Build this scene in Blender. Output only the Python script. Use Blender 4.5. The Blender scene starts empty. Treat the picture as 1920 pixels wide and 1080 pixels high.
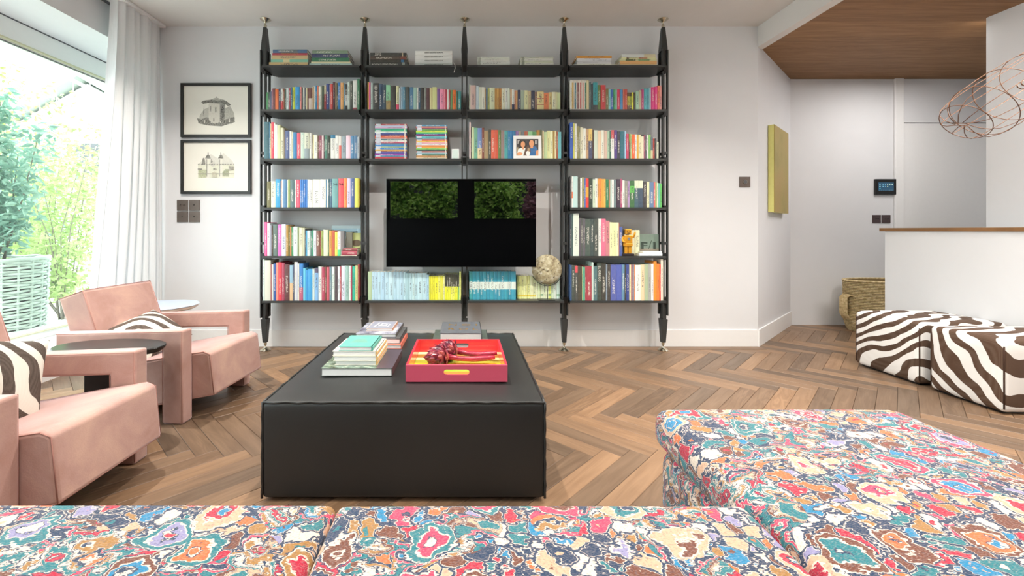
import bpy, bmesh, math, random
from mathutils import Vector, Matrix
random.seed(7)
R = math.radians
sc = bpy.context.scene
col = sc.collection
F, HC = 820.0, 1.02          # focal length in pixels of a 1920 wide frame, camera height in metres

# ---------------------------------------------------------------- camera, world, lights
cam_d = bpy.data.cameras.new('camera'); cam = bpy.data.objects.new('camera', cam_d); col.objects.link(cam)
cam.location = (0, 0, HC); cam.rotation_euler = (R(90), 0, 0)
cam_d.sensor_width = 36; cam_d.lens = F / 1920 * 36
cam_d.shift_x = (960 - 872) / 1920; cam_d.shift_y = -(540 - 432) / 1920
cam_d.clip_start = 0.05
sc.camera = cam
sc.view_settings.view_transform = 'Standard'; sc.view_settings.look = 'None'
sc.view_settings.gamma = 1; sc.view_settings.use_curve_mapping = False
sc.view_settings.exposure = 0.20
w = bpy.data.worlds.new('daylight'); sc.world = w; w.use_nodes = True
bg = w.node_tree.nodes['Background']; bg.inputs[0].default_value = (0.90, 0.96, 1.0, 1); bg.inputs[1].default_value = 5.6

def area(name, loc, rot, sx, sy, power, colour=(1, 1, 1), portal=False, shape='RECTANGLE', spread=180):
    d = bpy.data.lights.new(name, 'AREA'); d.shape = shape; d.size = sx
    if shape == 'RECTANGLE': d.size_y = sy
    d.energy = power; d.color = colour; d.spread = R(spread)
    if portal: d.cycles.is_portal = True
    o = bpy.data.objects.new(name, d); col.objects.link(o); o.location = loc; o.rotation_euler = rot
    return o
area('window_portal', (-3.22, 1.0, 1.3), (0, R(-90), 0), 2.3, 5.4, 10, portal=True)
area('rear_window_portal', (-0.9, -2.13, 1.7), (R(90), 0, 0), 1.6, 0.9, 10, portal=True)
area('rear_window_portal', (0.9, -2.13, 1.7), (R(90), 0, 0), 1.6, 0.9, 10, portal=True)
for lx, ly, p, sz in ((-2.05, 2.50, 33, .06), (-0.30, 2.35, 25, .06), (1.40, 2.35, 32, .06), (2.35, 1.6, 22, .08), (-1.2, 0.9, 11, .3), (0.3, 0.8, 12, .3), (1.6, 0.9, 13, .3)):  # front three are added fill for the sofa and shelf fronts
    area('ceiling_spot_and_fill', (lx, ly, 2.79), (0, 0, 0), sz, sz, p, (1.0, 0.93, 0.84), shape='DISK', spread=125)
for lx in (-2.3, 2.9):
    area('fill_uplight', (lx, -1.5, 1.95), (R(180), 0, 0), 0.4, 0.4, 48, (1.0, 0.97, 0.94), shape='DISK')  # added unseen fill, bounced off the ceiling onto the upper shelves
area('corridor_fill', (4.3, 3.75, 2.62), (0, 0, 0), 0.9, 0.9, 20, (1.0, 0.96, 0.92), shape='DISK')  # both corridor lamps are added fill to brighten that side
area('corridor_fill', (3.1, 1.9, 2.62), (0, 0, 0), 0.3, 0.3, 30, (1.0, 0.96, 0.92), shape='DISK')
pl = bpy.data.lights.new('pendant_bulb', 'POINT'); pl.energy = 5; pl.color = (1, 0.8, 0.6); pl.shadow_soft_size = 0.03
po = bpy.data.objects.new('pendant_bulb', pl); col.objects.link(po); po.location = (2.75, 2.0, 1.66)

# ---------------------------------------------------------------- helpers
def s2l(c): return c / 12.92 if c <= 0.04045 else ((c + 0.055) / 1.055) ** 2.4
def hx(h):
    return tuple(s2l(int(h[i:i + 2], 16) / 255) for i in (0, 2, 4)) + (1.0,)
def P(x, y, Y): return ((x - 872) / F * Y, Y, HC - (y - 432) / F * Y)
def lerp(a, b, t): return a + (b - a) * t

class NT:
    def __init__(s, name):
        s.m = bpy.data.materials.new(name); s.m.use_nodes = True; s.t = s.m.node_tree
        s.b = s.t.nodes['Principled BSDF']; s.out = s.t.nodes['Material Output']
    def n(s, kind, **kw):
        o = s.t.nodes.new('ShaderNode' + kind)
        for k, v in kw.items():
            if k.startswith('i_'):
                k = k[2:]; key = int(k) if k.isdigit() else k.replace('_', ' ')
                if isinstance(v, bpy.types.NodeSocket): s.t.links.new(v, o.inputs[key])
                else: o.inputs[key].default_value = v
            else: setattr(o, k, v)
        return o
    def l(s, a, b): s.t.links.new(a, b)
    def math(s, op, a, b=0.0, c=0.0):
        o = s.n('Math', operation=op)
        for i, v in enumerate((a, b, c)):
            if isinstance(v, bpy.types.NodeSocket): s.l(v, o.inputs[i])
            else: o.inputs[i].default_value = v
        return o.outputs[0]
    def mix(s, f, a, b, mode='MIX'):
        o = s.n('Mix', data_type='RGBA', blend_type=mode)
        for i, v in ((0, f), (6, a), (7, b)):
            if isinstance(v, bpy.types.NodeSocket): s.l(v, o.inputs[i])
            else: o.inputs[i].default_value = v
        return o.outputs[2]
    def ramp(s, f, stops, interp='LINEAR'):
        o = s.n('ValToRGB'); o.color_ramp.interpolation = interp; e = o.color_ramp.elements
        while len(e) < len(stops): e.new(0.5)
        for k, (p, c) in enumerate(stops): e[k].position = p; e[k].color = c
        s.l(f, o.inputs[0]); return o.outputs[0]
    def set(s, **kw):
        for k, v in kw.items():
            key = k.replace('_', ' ')
            if isinstance(v, bpy.types.NodeSocket): s.l(v, s.b.inputs[key])
            else: s.b.inputs[key].default_value = v
    def bump(s, h, strength=0.2, dist=0.01):
        b = s.n('Bump'); b.inputs['Strength'].default_value = strength; b.inputs['Distance'].default_value = dist
        s.l(h, b.inputs['Height']); s.l(b.outputs[0], s.b.inputs['Normal'])

def simple(name, h, rough=0.5, metal=0.0, noise=0.04, scale=30.0, bump=0.0, **kw):
    """plain material with slight procedural mottling"""
    t = NT(name); c = hx(h) if isinstance(h, str) else h
    tc = t.n('TexCoord'); nz = t.n('TexNoise', i_Vector=tc.outputs['Object'], i_Scale=scale, i_Detail=4.0)
    lo = tuple(max(0, v * (1 - noise * 2)) for v in c[:3]) + (1,); hi = tuple(min(1, v * (1 + noise * 2)) for v in c[:3]) + (1,)
    t.set(Base_Color=t.mix(nz.outputs[0], lo, hi), Roughness=rough, Metallic=metal, **kw)
    if bump: t.bump(nz.outputs[0], bump, 0.004)
    return t.m

M = {}
# plaster: very soft trowel clouds
def plaster(name, h, amp=0.05, scale=1.6, rough=0.75, bump=0.05):
    t = NT(name); c = hx(h)
    tc = t.n('TexCoord'); n1 = t.n('TexNoise', i_Vector=tc.outputs['Object'], i_Scale=scale, i_Detail=6.0, i_Roughness=0.65, i_Distortion=0.6)
    n2 = t.n('TexNoise', i_Vector=tc.outputs['Object'], i_Scale=60.0, i_Detail=2.0)
    lo = tuple(v * (1 - amp) for v in c[:3]) + (1,); hi = tuple(min(1, v * (1 + amp)) for v in c[:3]) + (1,)
    t.set(Base_Color=t.mix(n1.outputs[0], lo, hi), Roughness=rough)
    t.bump(n2.outputs[0], bump, 0.002); return t.m
M['wall'] = plaster('wall_plaster', 'DFE0E3', 0.05)
M['ceil'] = plaster('ceiling_plaster', 'DCD9D6', 0.06, 2.2)
M['white'] = simple('white_paint', 'EDEDED', 0.45, noise=0.01)
M['frame'] = simple('window_frame_paint', 'E6E8E6', 0.35, noise=0.01)
M['rear'] = simple('dark_panelling', '17181A', 0.6, noise=0.1)
M['black_wood'] = simple('black_stained_wood', '343636', 0.42, noise=0.10, scale=18)
M['black'] = simple('black_lacquer', '131415', 0.3, noise=0.05)
M['frame_black'] = simple('black_picture_frame', '1B1A19', 0.4)
M['nickel'] = simple('polished_nickel', 'C9C2AE', 0.22, metal=1.0, noise=0.03)
M['steel'] = simple('steel_plate', '8E8880', 0.35, metal=0.9)
M['bronze'] = simple('bronze_switch_plate', '6B6059', 0.38, metal=0.55, noise=0.08)
M['gasket_and_shade'] = simple('gasket_and_shade_grey', '55565A', 0.6)  # also the grey painted in for shade in gaps and slots

# colour attribute driven material for books, prints, small printed things
def printed(name, rough=0.5, lettering=True):
    t = NT(name)
    a = t.n('Attribute', attribute_name='Col'); colr = a.outputs['Color']
    uv = t.n('UVMap'); sp = t.n('SeparateXYZ', i_0=uv.outputs[0])
    tc = t.n('TexCoord')
    wob = t.n('TexNoise', i_Vector=tc.outputs['Object'], i_Scale=40.0, i_Detail=3.0)
    base = t.mix(t.math('MULTIPLY', wob.outputs[0], 0.16), colr, (0.55, 0.55, 0.5, 1))
    if lettering:
        u = t.math('FRACT', sp.outputs[0]); seed = t.math('FLOOR', sp.outputs[0]); v = sp.outputs[1]
        m1 = t.math('LESS_THAN', t.math('ABSOLUTE', t.math('SUBTRACT', u, 0.5)), 0.2)
        sd = t.math('FRACT', t.math('MULTIPLY', seed, 0.377))
        m2 = t.math('GREATER_THAN', v, t.math('ADD', 0.12, t.math('MULTIPLY', sd, 0.3)))
        m3 = t.math('LESS_THAN', v, t.math('ADD', 0.55, t.math('MULTIPLY', sd, 0.35)))
        cv = t.n('CombineXYZ', i_0=t.math('MULTIPLY', u, 5.0), i_1=t.math('MULTIPLY', v, 60.0), i_2=t.math('MULTIPLY', seed, 3.1))
        nz = t.n('TexNoise', i_Vector=cv.outputs[0], i_Scale=1.0, i_Detail=1.0)
        m4 = t.math('GREATER_THAN', nz.outputs[0], 0.52)
        mk = t.math('MULTIPLY', t.math('MULTIPLY', m1, m2), t.math('MULTIPLY', m3, m4))
        mk = t.math('MULTIPLY', mk, t.math('GREATER_THAN', v, 0.0))
        mk = t.math('MULTIPLY', mk, t.math('GREATER_THAN', t.math('FRACT', t.math('MULTIPLY', seed, 0.613)), 0.25))
        bw = t.n('RGBToBW', i_0=colr)
        ink = t.mix(t.math('GREATER_THAN', bw.outputs[0], 0.28), (0.8, 0.78, 0.7, 1), (0.06, 0.06, 0.09, 1))
        base = t.mix(t.math('MULTIPLY', mk, 0.75), base, ink)
    t.set(Base_Color=base, Roughness=rough); return t.m
M['book'] = printed('printed_book_cover', 0.38)
M['print'] = printed('printed_colour', 0.5, False)
M['gloss'] = printed('glossy_lacquer', 0.08, False)

# ---- mesh builder
class MB:
    def __init__(s): s.v = []; s.f = []; s.mi = []; s.c = []; s.uv = []
    def add(s, vs, fs, c=(1, 1, 1, 1), mi=0, uvs=None):
        k = len(s.v); s.v += [tuple(p) for p in vs]
        for i, f in enumerate(fs):
            s.f.append(tuple(k + q for q in f)); s.mi.append(mi)
            s.c.append(c[i] if isinstance(c, list) else c); s.uv.append(uvs[i] if uvs else None)
    def box(s, x0, x1, y0, y1, z0, z1, c=(1, 1, 1, 1), mi=0, mat=None):
        vs = [(x, y, z) for z in (z0, z1) for y in (y0, y1) for x in (x0, x1)]
        if mat is not None: vs = [mat @ Vector(p) for p in vs]
        s.add(vs, [(0, 2, 3, 1), (4, 5, 7, 6), (0, 1, 5, 4), (2, 6, 7, 3), (0, 4, 6, 2), (1, 3, 7, 5)], c, mi)
    def tube(s, pts, r, n=6, c=(1, 1, 1, 1), mi=0, closed=False, caps=True):
        pts = [Vector(p) for p in pts]; N = len(pts); rings = []
        rr = r if isinstance(r, (list, tuple)) else [r] * N
        prev = None
        for i, p in enumerate(pts):
            if closed: d = pts[(i + 1) % N] - pts[i - 1]
            else: d = pts[min(i + 1, N - 1)] - pts[max(i - 1, 0)]
            d = d.normalized() if d.length > 1e-9 else Vector((0, 0, 1))
            if prev is None:
                a = d.orthogonal().normalized()
            else:
                a = prev - d * prev.dot(d); a = a.normalized() if a.length > 1e-6 else d.orthogonal().normalized()
            prev = a; b = d.cross(a)
            rings.append([p + (a * math.cos(2 * math.pi * k / n) + b * math.sin(2 * math.pi * k / n)) * rr[i] for k in range(n)])
        vs = [q for ring in rings for q in ring]; fs = []
        for i in range(N if closed else N - 1):
            j = (i + 1) % N
            for k in range(n): fs.append((i * n + k, i * n + (k + 1) % n, j * n + (k + 1) % n, j * n + k))
        if caps and not closed: fs.append(tuple(range(n))[::-1]); fs.append(tuple((N - 1) * n + k for k in range(n)))
        s.add(vs, fs, c, mi)
    def lathe(s, prof, n=32, c=(1, 1, 1, 1), mi=0, mat=None):
        vs = []; fs = []
        for (r, z) in prof:
            for k in range(n):
                a = 2 * math.pi * k / n; vs.append(Vector((r * math.cos(a), r * math.sin(a), z)))
        if mat is not None: vs = [mat @ v for v in vs]
        for i in range(len(prof) - 1):
            for k in range(n): fs.append((i * n + k, i * n + (k + 1) % n, (i + 1) * n + (k + 1) % n, (i + 1) * n + k))
        s.add(vs, fs, c, mi)
    def grid(s, nu, nv, fn, c=(1, 1, 1, 1), mi=0, flip=False):
        vs = [fn(i / nu, j / nv) for j in range(nv + 1) for i in range(nu + 1)]; fs = []
        for j in range(nv):
            for i in range(nu):
                a = j * (nu + 1) + i; q = (a, a + 1, a + nu + 2, a + nu + 1)
                fs.append(q[::-1] if flip else q)
        s.add(vs, fs, c, mi)
    def rbox(s, hx_, hy, hz, r, n=6, bulge=(0, 0, 0), c=(1, 1, 1, 1), mi=0, warp=None):
        """rounded, slightly puffed box centred on the origin"""
        k = len(s.v); h = (hx_, hy, hz)
        def coords(a):
            e = [0, .25 * r, .55 * r, r]; inner = [r + (2 * a - 2 * r) * i / n for i in range(1, n)]
            L = e + inner + [2 * a - q for q in e[::-1]]
            return [q - a for q in L]
        cs = [coords(a) for a in h]; idx = {}; vs = []
        def vert(p):
            key = tuple(round(q, 6) for q in p)
            if key in idx: return idx[key]
            q = [max(-(h[i] - r), min(h[i] - r, p[i])) for i in range(3)]
            d = Vector([p[i] - q[i] for i in range(3)])
            if d.length > 1e-9: d = d.normalized() * r
            o = [q[i] + d[i] for i in range(3)]
            for i in range(3):
                if bulge[i]:
                    j, l = [a for a in range(3) if a != i]
                    w_ = (1 - min(1, abs(o[j] / h[j])) ** 2.5) * (1 - min(1, abs(o[l] / h[l])) ** 2.5)
                    o[i] += bulge[i] * w_ * (o[i] / h[i])
            if warp: o = warp(o)
            idx[key] = len(vs); vs.append(tuple(o)); return idx[key]
        fs = []
        for ax in range(3):
            a, b = [(1, 2), (2, 0), (0, 1)][ax]
            for sg in (-1, 1):
                for i in range(len(cs[a]) - 1):
                    for j in range(len(cs[b]) - 1):
                        def pt(u, v_):
                            p = [0, 0, 0]; p[ax] = sg * h[ax]; p[a] = cs[a][u]; p[b] = cs[b][v_]; return vert(p)
                        q = (pt(i, j), pt(i + 1, j), pt(i + 1, j + 1), pt(i, j + 1))
                        fs.append(q if sg > 0 else q[::-1])
        s.add(vs, fs, c, mi)
    def prism(s, loops, axis, a0, a1, c=(1, 1, 1, 1), mi=0, mat=None):
        """polygon (first loop outer, others holes) in a plane, extruded from a0 to a1 along axis; loops hold 2-D points of the other two axes in order"""
        bm = bmesh.new(); edges = []
        for lp in loops:
            vs = [bm.verts.new((p[0], p[1], 0)) for p in lp]
            edges += [bm.edges.new((vs[i], vs[(i + 1) % len(vs)])) for i in range(len(vs))]
        if len(loops) == 1: bm.faces.new([v for v in bm.verts])
        else: bmesh.ops.triangle_fill(bm, edges=edges, use_beauty=True, normal=(0, 0, 1))
        fl = list(bm.faces); ret = bmesh.ops.extrude_face_region(bm, geom=fl)
        for e in ret['geom']:
            if isinstance(e, bmesh.types.BMVert): e.co.z = 1
        bmesh.ops.recalc_face_normals(bm, faces=bm.faces)
        bm.verts.index_update(); vs = []
        for v in bm.verts:
            t = lerp(a0, a1, v.co.z); p = [0, 0, 0]; p[axis] = t
            o = [i for i in range(3) if i != axis]; p[o[0]] = v.co.x; p[o[1]] = v.co.y
            vs.append(mat @ Vector(p) if mat is not None else tuple(p))
        fs = [tuple(v.index for v in f.verts) for f in bm.faces]; bm.free()
        if (axis == 1): fs = [f[::-1] for f in fs]
        if a1 < a0: fs = [f[::-1] for f in fs]
        s.add(vs, fs, c, mi)
    def mesh(s, name, mats, smooth=False):
        me = bpy.data.meshes.new(name); me.from_pydata(s.v, [], s.f)
        for m in (mats if isinstance(mats, (list, tuple)) else [mats]): me.materials.append(m)
        me.polygons.foreach_set('material_index', s.mi)
        if smooth: me.polygons.foreach_set('use_smooth', [True] * len(s.f))
        if any(c != (1, 1, 1, 1) for c in s.c):
            ca = me.color_attributes.new('Col', 'FLOAT_COLOR', 'CORNER'); buf = []
            for f, c in zip(s.f, s.c): buf += list(c) * len(f)
            ca.data.foreach_set('color', buf)
        if any(u is not None for u in s.uv):
            uvl = me.uv_layers.new(name='UVMap'); buf = []
            for f, u in zip(s.f, s.uv): buf += [q for p in (u if u else [(-1, -1)] * len(f)) for q in p]
            uvl.data.foreach_set('uv', buf)
        me.update(); return me
    def obj(s, name, mats, parent=None, smooth=False, bevel=0, seg=2, loc=None, ang=None):
        o = bpy.data.objects.new(name, s.mesh(name, mats, smooth)); col.objects.link(o)
        if parent: o.parent = parent
        if loc: o.location = loc
        if bevel:
            b = o.modifiers.new('bevel', 'BEVEL'); b.width = bevel; b.segments = seg; b.limit_method = 'ANGLE'; b.angle_limit = R(35)
            b.harden_normals = False
        if ang:
            sm(o, ang)
        return o

def sm(o, ang=35):
    o.data.polygons.foreach_set('use_smooth', [True] * len(o.data.polygons))
    try:
        o.data.set_sharp_from_angle(angle=R(ang))
    except Exception: pass

def thing(name, label, cat, loc=(0, 0, 0), rz=0.0, group=None):
    o = bpy.data.objects.new(name, None); col.objects.link(o); o.empty_display_size = 0.1
    o.location = loc; o.rotation_euler = (0, 0, rz); o['label'] = label; o['category'] = cat
    if group: o['group'] = group
    return o
def tag(o, label, cat, group=None, kind=None):
    o['label'] = label; o['category'] = cat
    if group: o['group'] = group
    if kind: o['kind'] = kind
    return o
def struct(o, label=None):
    o['kind'] = 'structure'
    if label: o['label'] = label
    return o
def text(name, body, size, mat3, loc, m, parent=None, ext=0.0003, width=None, align='CENTER'):
    """lettering as real, very thin raised print; mat3 rows give the text's right, up and out directions"""
    cu = bpy.data.curves.new(name, 'FONT'); cu.body = body; cu.size = size; cu.extrude = ext
    cu.align_x = align; cu.align_y = 'CENTER'; cu.resolution_u = 2; cu.materials.append(m)
    o = bpy.data.objects.new(name, cu); col.objects.link(o)
    rt, up, out = [Vector(q) for q in mat3]
    mm = Matrix((rt, up, out)).transposed().to_4x4(); mm.translation = Vector(loc)
    if width:
        bpy.context.view_layer.update()
        wd = o.dimensions.x or 1; mm = mm @ Matrix.Diagonal((width / wd, 1, 1, 1))
    bpy.context.view_layer.update()
    me = bpy.data.meshes.new_from_object(o.evaluated_get(bpy.context.evaluated_depsgraph_get())); me.name = name
    bpy.data.objects.remove(o); bpy.data.curves.remove(cu); o = bpy.data.objects.new(name, me); col.objects.link(o)
    if parent: o.parent = parent
    o.matrix_local = mm
    return o
FACE = ((1, 0, 0), (0, 0, 1), (0, -1, 0))        # reads normally for the camera
DOWN = ((0, 0, -1), (1, 0, 0), (0, -1, 0))       # runs down a spine
UPW = ((0, 0, 1), (-1, 0, 0), (0, -1, 0))        # runs up a spine
UPSD = ((-1, 0, 0), (0, 0, -1), (0, -1, 0))      # upside down
# ================================================================ SETTING
YW = 3.85; ZC = 2.815; XP = -2.83; XG = -3.27
def sbox(name, m, *a, bevel=0):
    b = MB(); b.box(*a); o = b.obj(name, m, bevel=bevel); struct(o); return o

# ---- wood floor, herringbone
def wood(name, tones, rough, attr=True, spec=0.5):
    t = NT(name)
    a = t.n('Attribute', attribute_name='Col'); s_ = t.n('SeparateColor', i_0=a.outputs['Color'])
    uv = t.n('UVMap')
    mp = t.n('Mapping', i_Vector=uv.outputs[0]); mp.inputs['Scale'].default_value = (2.2, 26.0, 1.0)
    off = t.n('CombineXYZ', i_0=t.math('MULTIPLY', s_.outputs[1], 40.0), i_1=t.math('MULTIPLY', s_.outputs[2], 40.0))
    va = t.n('VectorMath', operation='ADD'); t.l(mp.outputs[0], va.inputs[0]); t.l(off.outputs[0], va.inputs[1])
    g1 = t.n('TexNoise', i_Vector=va.outputs[0], i_Scale=1.0, i_Detail=6.0, i_Roughness=0.6, i_Distortion=0.9)
    mp2 = t.n('Mapping', i_Vector=uv.outputs[0]); mp2.inputs['Scale'].default_value = (1.3, 9.0, 1.0)
    va2 = t.n('VectorMath', operation='ADD'); t.l(mp2.outputs[0], va2.inputs[0]); t.l(off.outputs[0], va2.inputs[1])
    g2 = t.n('TexNoise', i_Vector=va2.outputs[0], i_Scale=1.0, i_Detail=2.0, i_Distortion=1.6)
    rings = t.math('SINE', t.math('MULTIPLY', g2.outputs[0], 46.0))
    rings = t.math('MULTIPLY', t.math('ADD', rings, 1.0), 0.5)
    base = t.ramp(s_.outputs[0], [(0.0, hx(tones[0])), (0.5, hx(tones[1])), (1.0, hx(tones[2]))])
    dark = t.mix(1.0, base, (0.52, 0.47, 0.43, 1), 'MULTIPLY')
    c1 = t.mix(t.math('MULTIPLY', t.ramp(g1.outputs[0], [(0.35, (0, 0, 0, 1)), (0.75, (1, 1, 1, 1))]), 0.75), base, dark)
    c2 = t.mix(t.math('MULTIPLY', rings, t.math('MULTIPLY', s_.outputs[2], 0.62)), c1, dark)
    t.set(Base_Color=c2, Roughness=t.math('ADD', rough, t.math('MULTIPLY', g1.outputs[0], 0.15)))
    t.b.inputs['Specular IOR Level'].default_value = spec
    t.bump(g1.outputs[0], 0.12, 0.001)
    return t.m
M['floor'] = wood('oiled_oak_plank', ('6E5C4C', '866C55', '9D7D60'), 0.34)
M['wceil'] = wood('walnut_ceiling_board', ('8A6440', '99724B', 'A67D53'), 0.5, spec=0.3)
M['joint'] = simple('floor_joint', '3A2D24', 0.8)

fl = MB(); fl.box(-3.3, 6.0, -2.2, 4.85, -0.06, -0.006)
floor = struct(fl.obj('floor', M['joint']))
PLW, PLL = 0.0905, 0.574
def plank_mesh(L, W, rng):
    b = MB(); c = (rng.random(), rng.random(), rng.random(), 1); g = 0.0007; ch = 0.0016
    x0, x1, y0, y1 = g, L - g, g, W - g
    vs = [(x0, y0, -.006), (x1, y0, -.006), (x1, y1, -.006), (x0, y1, -.006),
          (x0, y0, -ch), (x1, y0, -ch), (x1, y1, -ch), (x0, y1, -ch),
          (x0 + ch, y0 + ch, 0), (x1 - ch, y0 + ch, 0), (x1 - ch, y1 - ch, 0), (x0 + ch, y1 - ch, 0)]
    fs = [(8, 9, 10, 11)] + [(i, (i + 1) % 4, (i + 1) % 4 + 4, i + 4) for i in range(4)] + [(i + 4, (i + 1) % 4 + 4, (i + 1) % 4 + 8, i + 8) for i in range(4)]
    b.add(vs, fs, c, 0, [[(vs[q][0], vs[q][1]) for q in f] for f in fs]); return b
rng = random.Random(11)
variants = [plank_mesh(PLL, PLW, rng) for _ in range(36)]
vmesh = [v.mesh('plank', M['floor']) for v in variants]
OFFX, OFFY = 0.62 - 0.064, 3.19
plk = []
s2 = math.sqrt(2)
for n_ in range(-14, 15):
    for k in range(-160, 160):
        for typ in (0, 1):
            a0, b0 = (k * PLW + n_ * PLL, k * PLW - n_ * PLL) if typ == 0 else (k * PLW + n_ * PLL, (k + 1) * PLW - n_ * PLL)
            la, lb = (PLL, PLW) if typ == 0 else (PLW, PLL)
            ca, cb = a0 + la / 2, b0 + lb / 2
            X, Y = (ca + cb) / s2 + OFFX, (cb - ca) / s2 + OFFY
            if not (-3.1 < X < 5.4 and -0.2 < Y < 4.8): continue
            if Y > 3.95 and X < 2.4: continue
            if X > 3.95 and Y < 2.9: continue
            plk.append((X, Y, a0, b0, typ))
def hid(X, Y):
    if -0.80 < X < 0.33 and 1.62 < Y < 3.2: return True
    if Y < 1.55 + 0.05 and X < 0.6: return True
    if 0.6 < X < 1.5 and Y < 2.25: return True
    if X > 3.0 and Y > 2.3: return not (Y > 3.5 and X < 4.3)
    if -2.2 < X < -1.5 and Y < 2.9: return True
    if abs((X / max(Y, .1)) * F + 0) > 1100 or Y < 1.5: return True
    return False
def rank(p):
    X, Y = p[0], p[1]; x = 872 + X / Y * F if Y > 0.3 else 9999
    if Y < 0.3 or x < -60 or x > 1980 or hid(X, Y): return 0
    return 1 / Y ** 3
plk.sort(key=rank, reverse=True)
rot45 = Matrix.Rotation(R(-45), 4, 'Z')
def pl_matrix(p):
    X, Y, a0, b0, typ = p
    c = Vector(((a0 + b0) / s2 + OFFX, (b0 - a0) / s2 + OFFY, 0))
    m = Matrix.Translation(c) @ rot45
    if typ == 1: m = m @ Matrix.Translation((PLW, 0, 0)) @ Matrix.Rotation(R(90), 4, 'Z')
    m.translation.z = rng.uniform(-0.0004, 0.0002)
    return m
for p in plk[:290]:
    o = bpy.data.objects.new('plank', vmesh[rng.randrange(36)]); col.objects.link(o); o.parent = floor; o.matrix_local = pl_matrix(p)
rest = MB()
for p in plk[290:]:
    v = variants[rng.randrange(36)]; m = pl_matrix(p); c = (rng.random(), rng.random(), rng.random(), 1)
    rest.add([m @ Vector(q) for q in v.v], v.f, c, 0, v.uv)
# straight border boards along the back wall
for k in range(6):
    x0 = -3.25 + k * 1.0; x1 = min(x0 + 0.998, 2.58); c = (rng.random() * .6 + .2, rng.random(), rng.random(), 1)
    b = MB(); b.box(x0, x1, 3.735, 3.845, -0.006, 0.0012, c)
    b.uv = [[(b.v[q][0], b.v[q][1]) for q in f] for f in b.f]
    b.obj('border_board', M['floor'], floor)
ro = rest.obj('plank', M['floor'], floor); ro['kind'] = 'stuff'

# ---- ceilings
sbox('ceiling', M['ceil'], -2.83, 2.60, -2.2, 3.85, ZC, ZC + 0.1)
sbox('trim_1', M['ceil'], 2.578, 2.655, -2.2, 3.90, 2.635, ZC + 0.1)      # dropped edge beam
ZW = 2.655
wc = MB(); wc.box(2.6, 6.0, -2.2, 4.9, ZW + 0.02, ZW + 0.1)
wceil = struct(wc.obj('ceiling_wood', M['joint']), None)
ys = [-2.2, -1.6, -1.0, -0.4, 0.2, 0.8, 1.4, 1.7, 2.0, 2.3, 2.58, 2.86, 3.14, 3.42, 3.70, 3.98, 4.26, 4.54, 4.76]
def xl(y): return 2.652 if y < 3.93 else 2.652 + (y - 3.93) * 1.07
for i in range(len(ys) - 1):
    y0, y1 = ys[i] + 0.0006, ys[i + 1] - 0.0006; c = (rng.random(), rng.random(), rng.random() * 0.5, 1)
    pts = [(xl(y0), y0), (6.0, y0), (6.0, y1), (xl(y1), y1)]
    if y0 < 3.93 < y1: pts.append((xl(3.93), 3.93))
    vs = [(x, y, ZW) for x, y in pts] + [(x, y, ZW + 0.02) for x, y in pts]; n = len(pts)
    fs = [tuple(range(n))[::-1]] + [(k, (k + 1) % n, (k + 1) % n + n, k + n) for k in range(n)]
    b = MB(); b.add(vs, fs, c, 0, [[(vs[q][0], vs[q][1]) for q in f] for f in fs]); b.obj('board', M['wceil'], wceil)

# ---- walls
sbox('wall_back', M['wall'], -2.83, 2.578, YW, YW + 0.9, -0.06, ZC + 0.1)
dv = Vector((3.515 - 2.578, 4.725 - 3.85, 0)); DL = dv.length; du = dv.normalized(); dn = Vector((du.y, -du.x, 0))  # dn points into the room
def dpt(t, off, z): q = Vector((2.578, 3.85, 0)) + du * t + dn * off; return (q.x, q.y, z)
b = MB()
vs = [dpt(0, 0, -.06), dpt(DL, 0, -.06), dpt(DL, -.3, -.06), dpt(0, -.3, -.06), dpt(0, 0, 2.9), dpt(DL, 0, 2.9), dpt(DL, -.3, 2.9), dpt(0, -.3, 2.9)]
b.add(vs, [(0, 1, 5, 4), (1, 2, 6, 5), (2, 3, 7, 6), (3, 0, 4, 7), (4, 5, 6, 7), (3, 2, 1, 0)]); struct(b.obj('wall_diagonal', M['wall']))
sbox('wall_corridor', M['wall'], 3.2, 4.627, 4.725, 4.9, -0.06, 2.9)
sbox('wall_far_right', M['wall'], 5.75, 6.0, -2.2, 4.9, -0.06, 2.9)
sbox('wall_right', M['wall'], 4.01, 4.16, -2.2, 3.365, -0.06, 2.9)
sbox('wall_rear', M['rear'], -3.45, -1.66, -2.35, -2.2, -0.06, 2.9)
for nm, a in (('wall_rear_low', (-1.66, 1.6, -2.35, -2.2, -0.06, 1.24)), ('wall_rear_top', (-1.66, 1.6, -2.35, -2.2, 2.12, 2.9)),
              ('wall_rear_pier', (-0.12, 0.16, -2.35, -2.2, 1.24, 2.12)), ('wall_rear_right', (1.6, 6.0, -2.35, -2.2, -0.06, 2.9))):
    sbox(nm, M['rear'], *a)
for nm, x0, x1 in (('window_2', -1.66, -0.12), ('window_3', 0.16, 1.6)):
    b = MB(); b.prism([[(x0, 1.24), (x1, 1.24), (x1, 2.12), (x0, 2.12)], [(x0 + .04, 1.28), (x0 + .04, 2.08), (x1 - .04, 2.08), (x1 - .04, 1.28)]], 1, -2.32, -2.24)
    struct(b.obj(nm, M['frame_black']))
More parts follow.
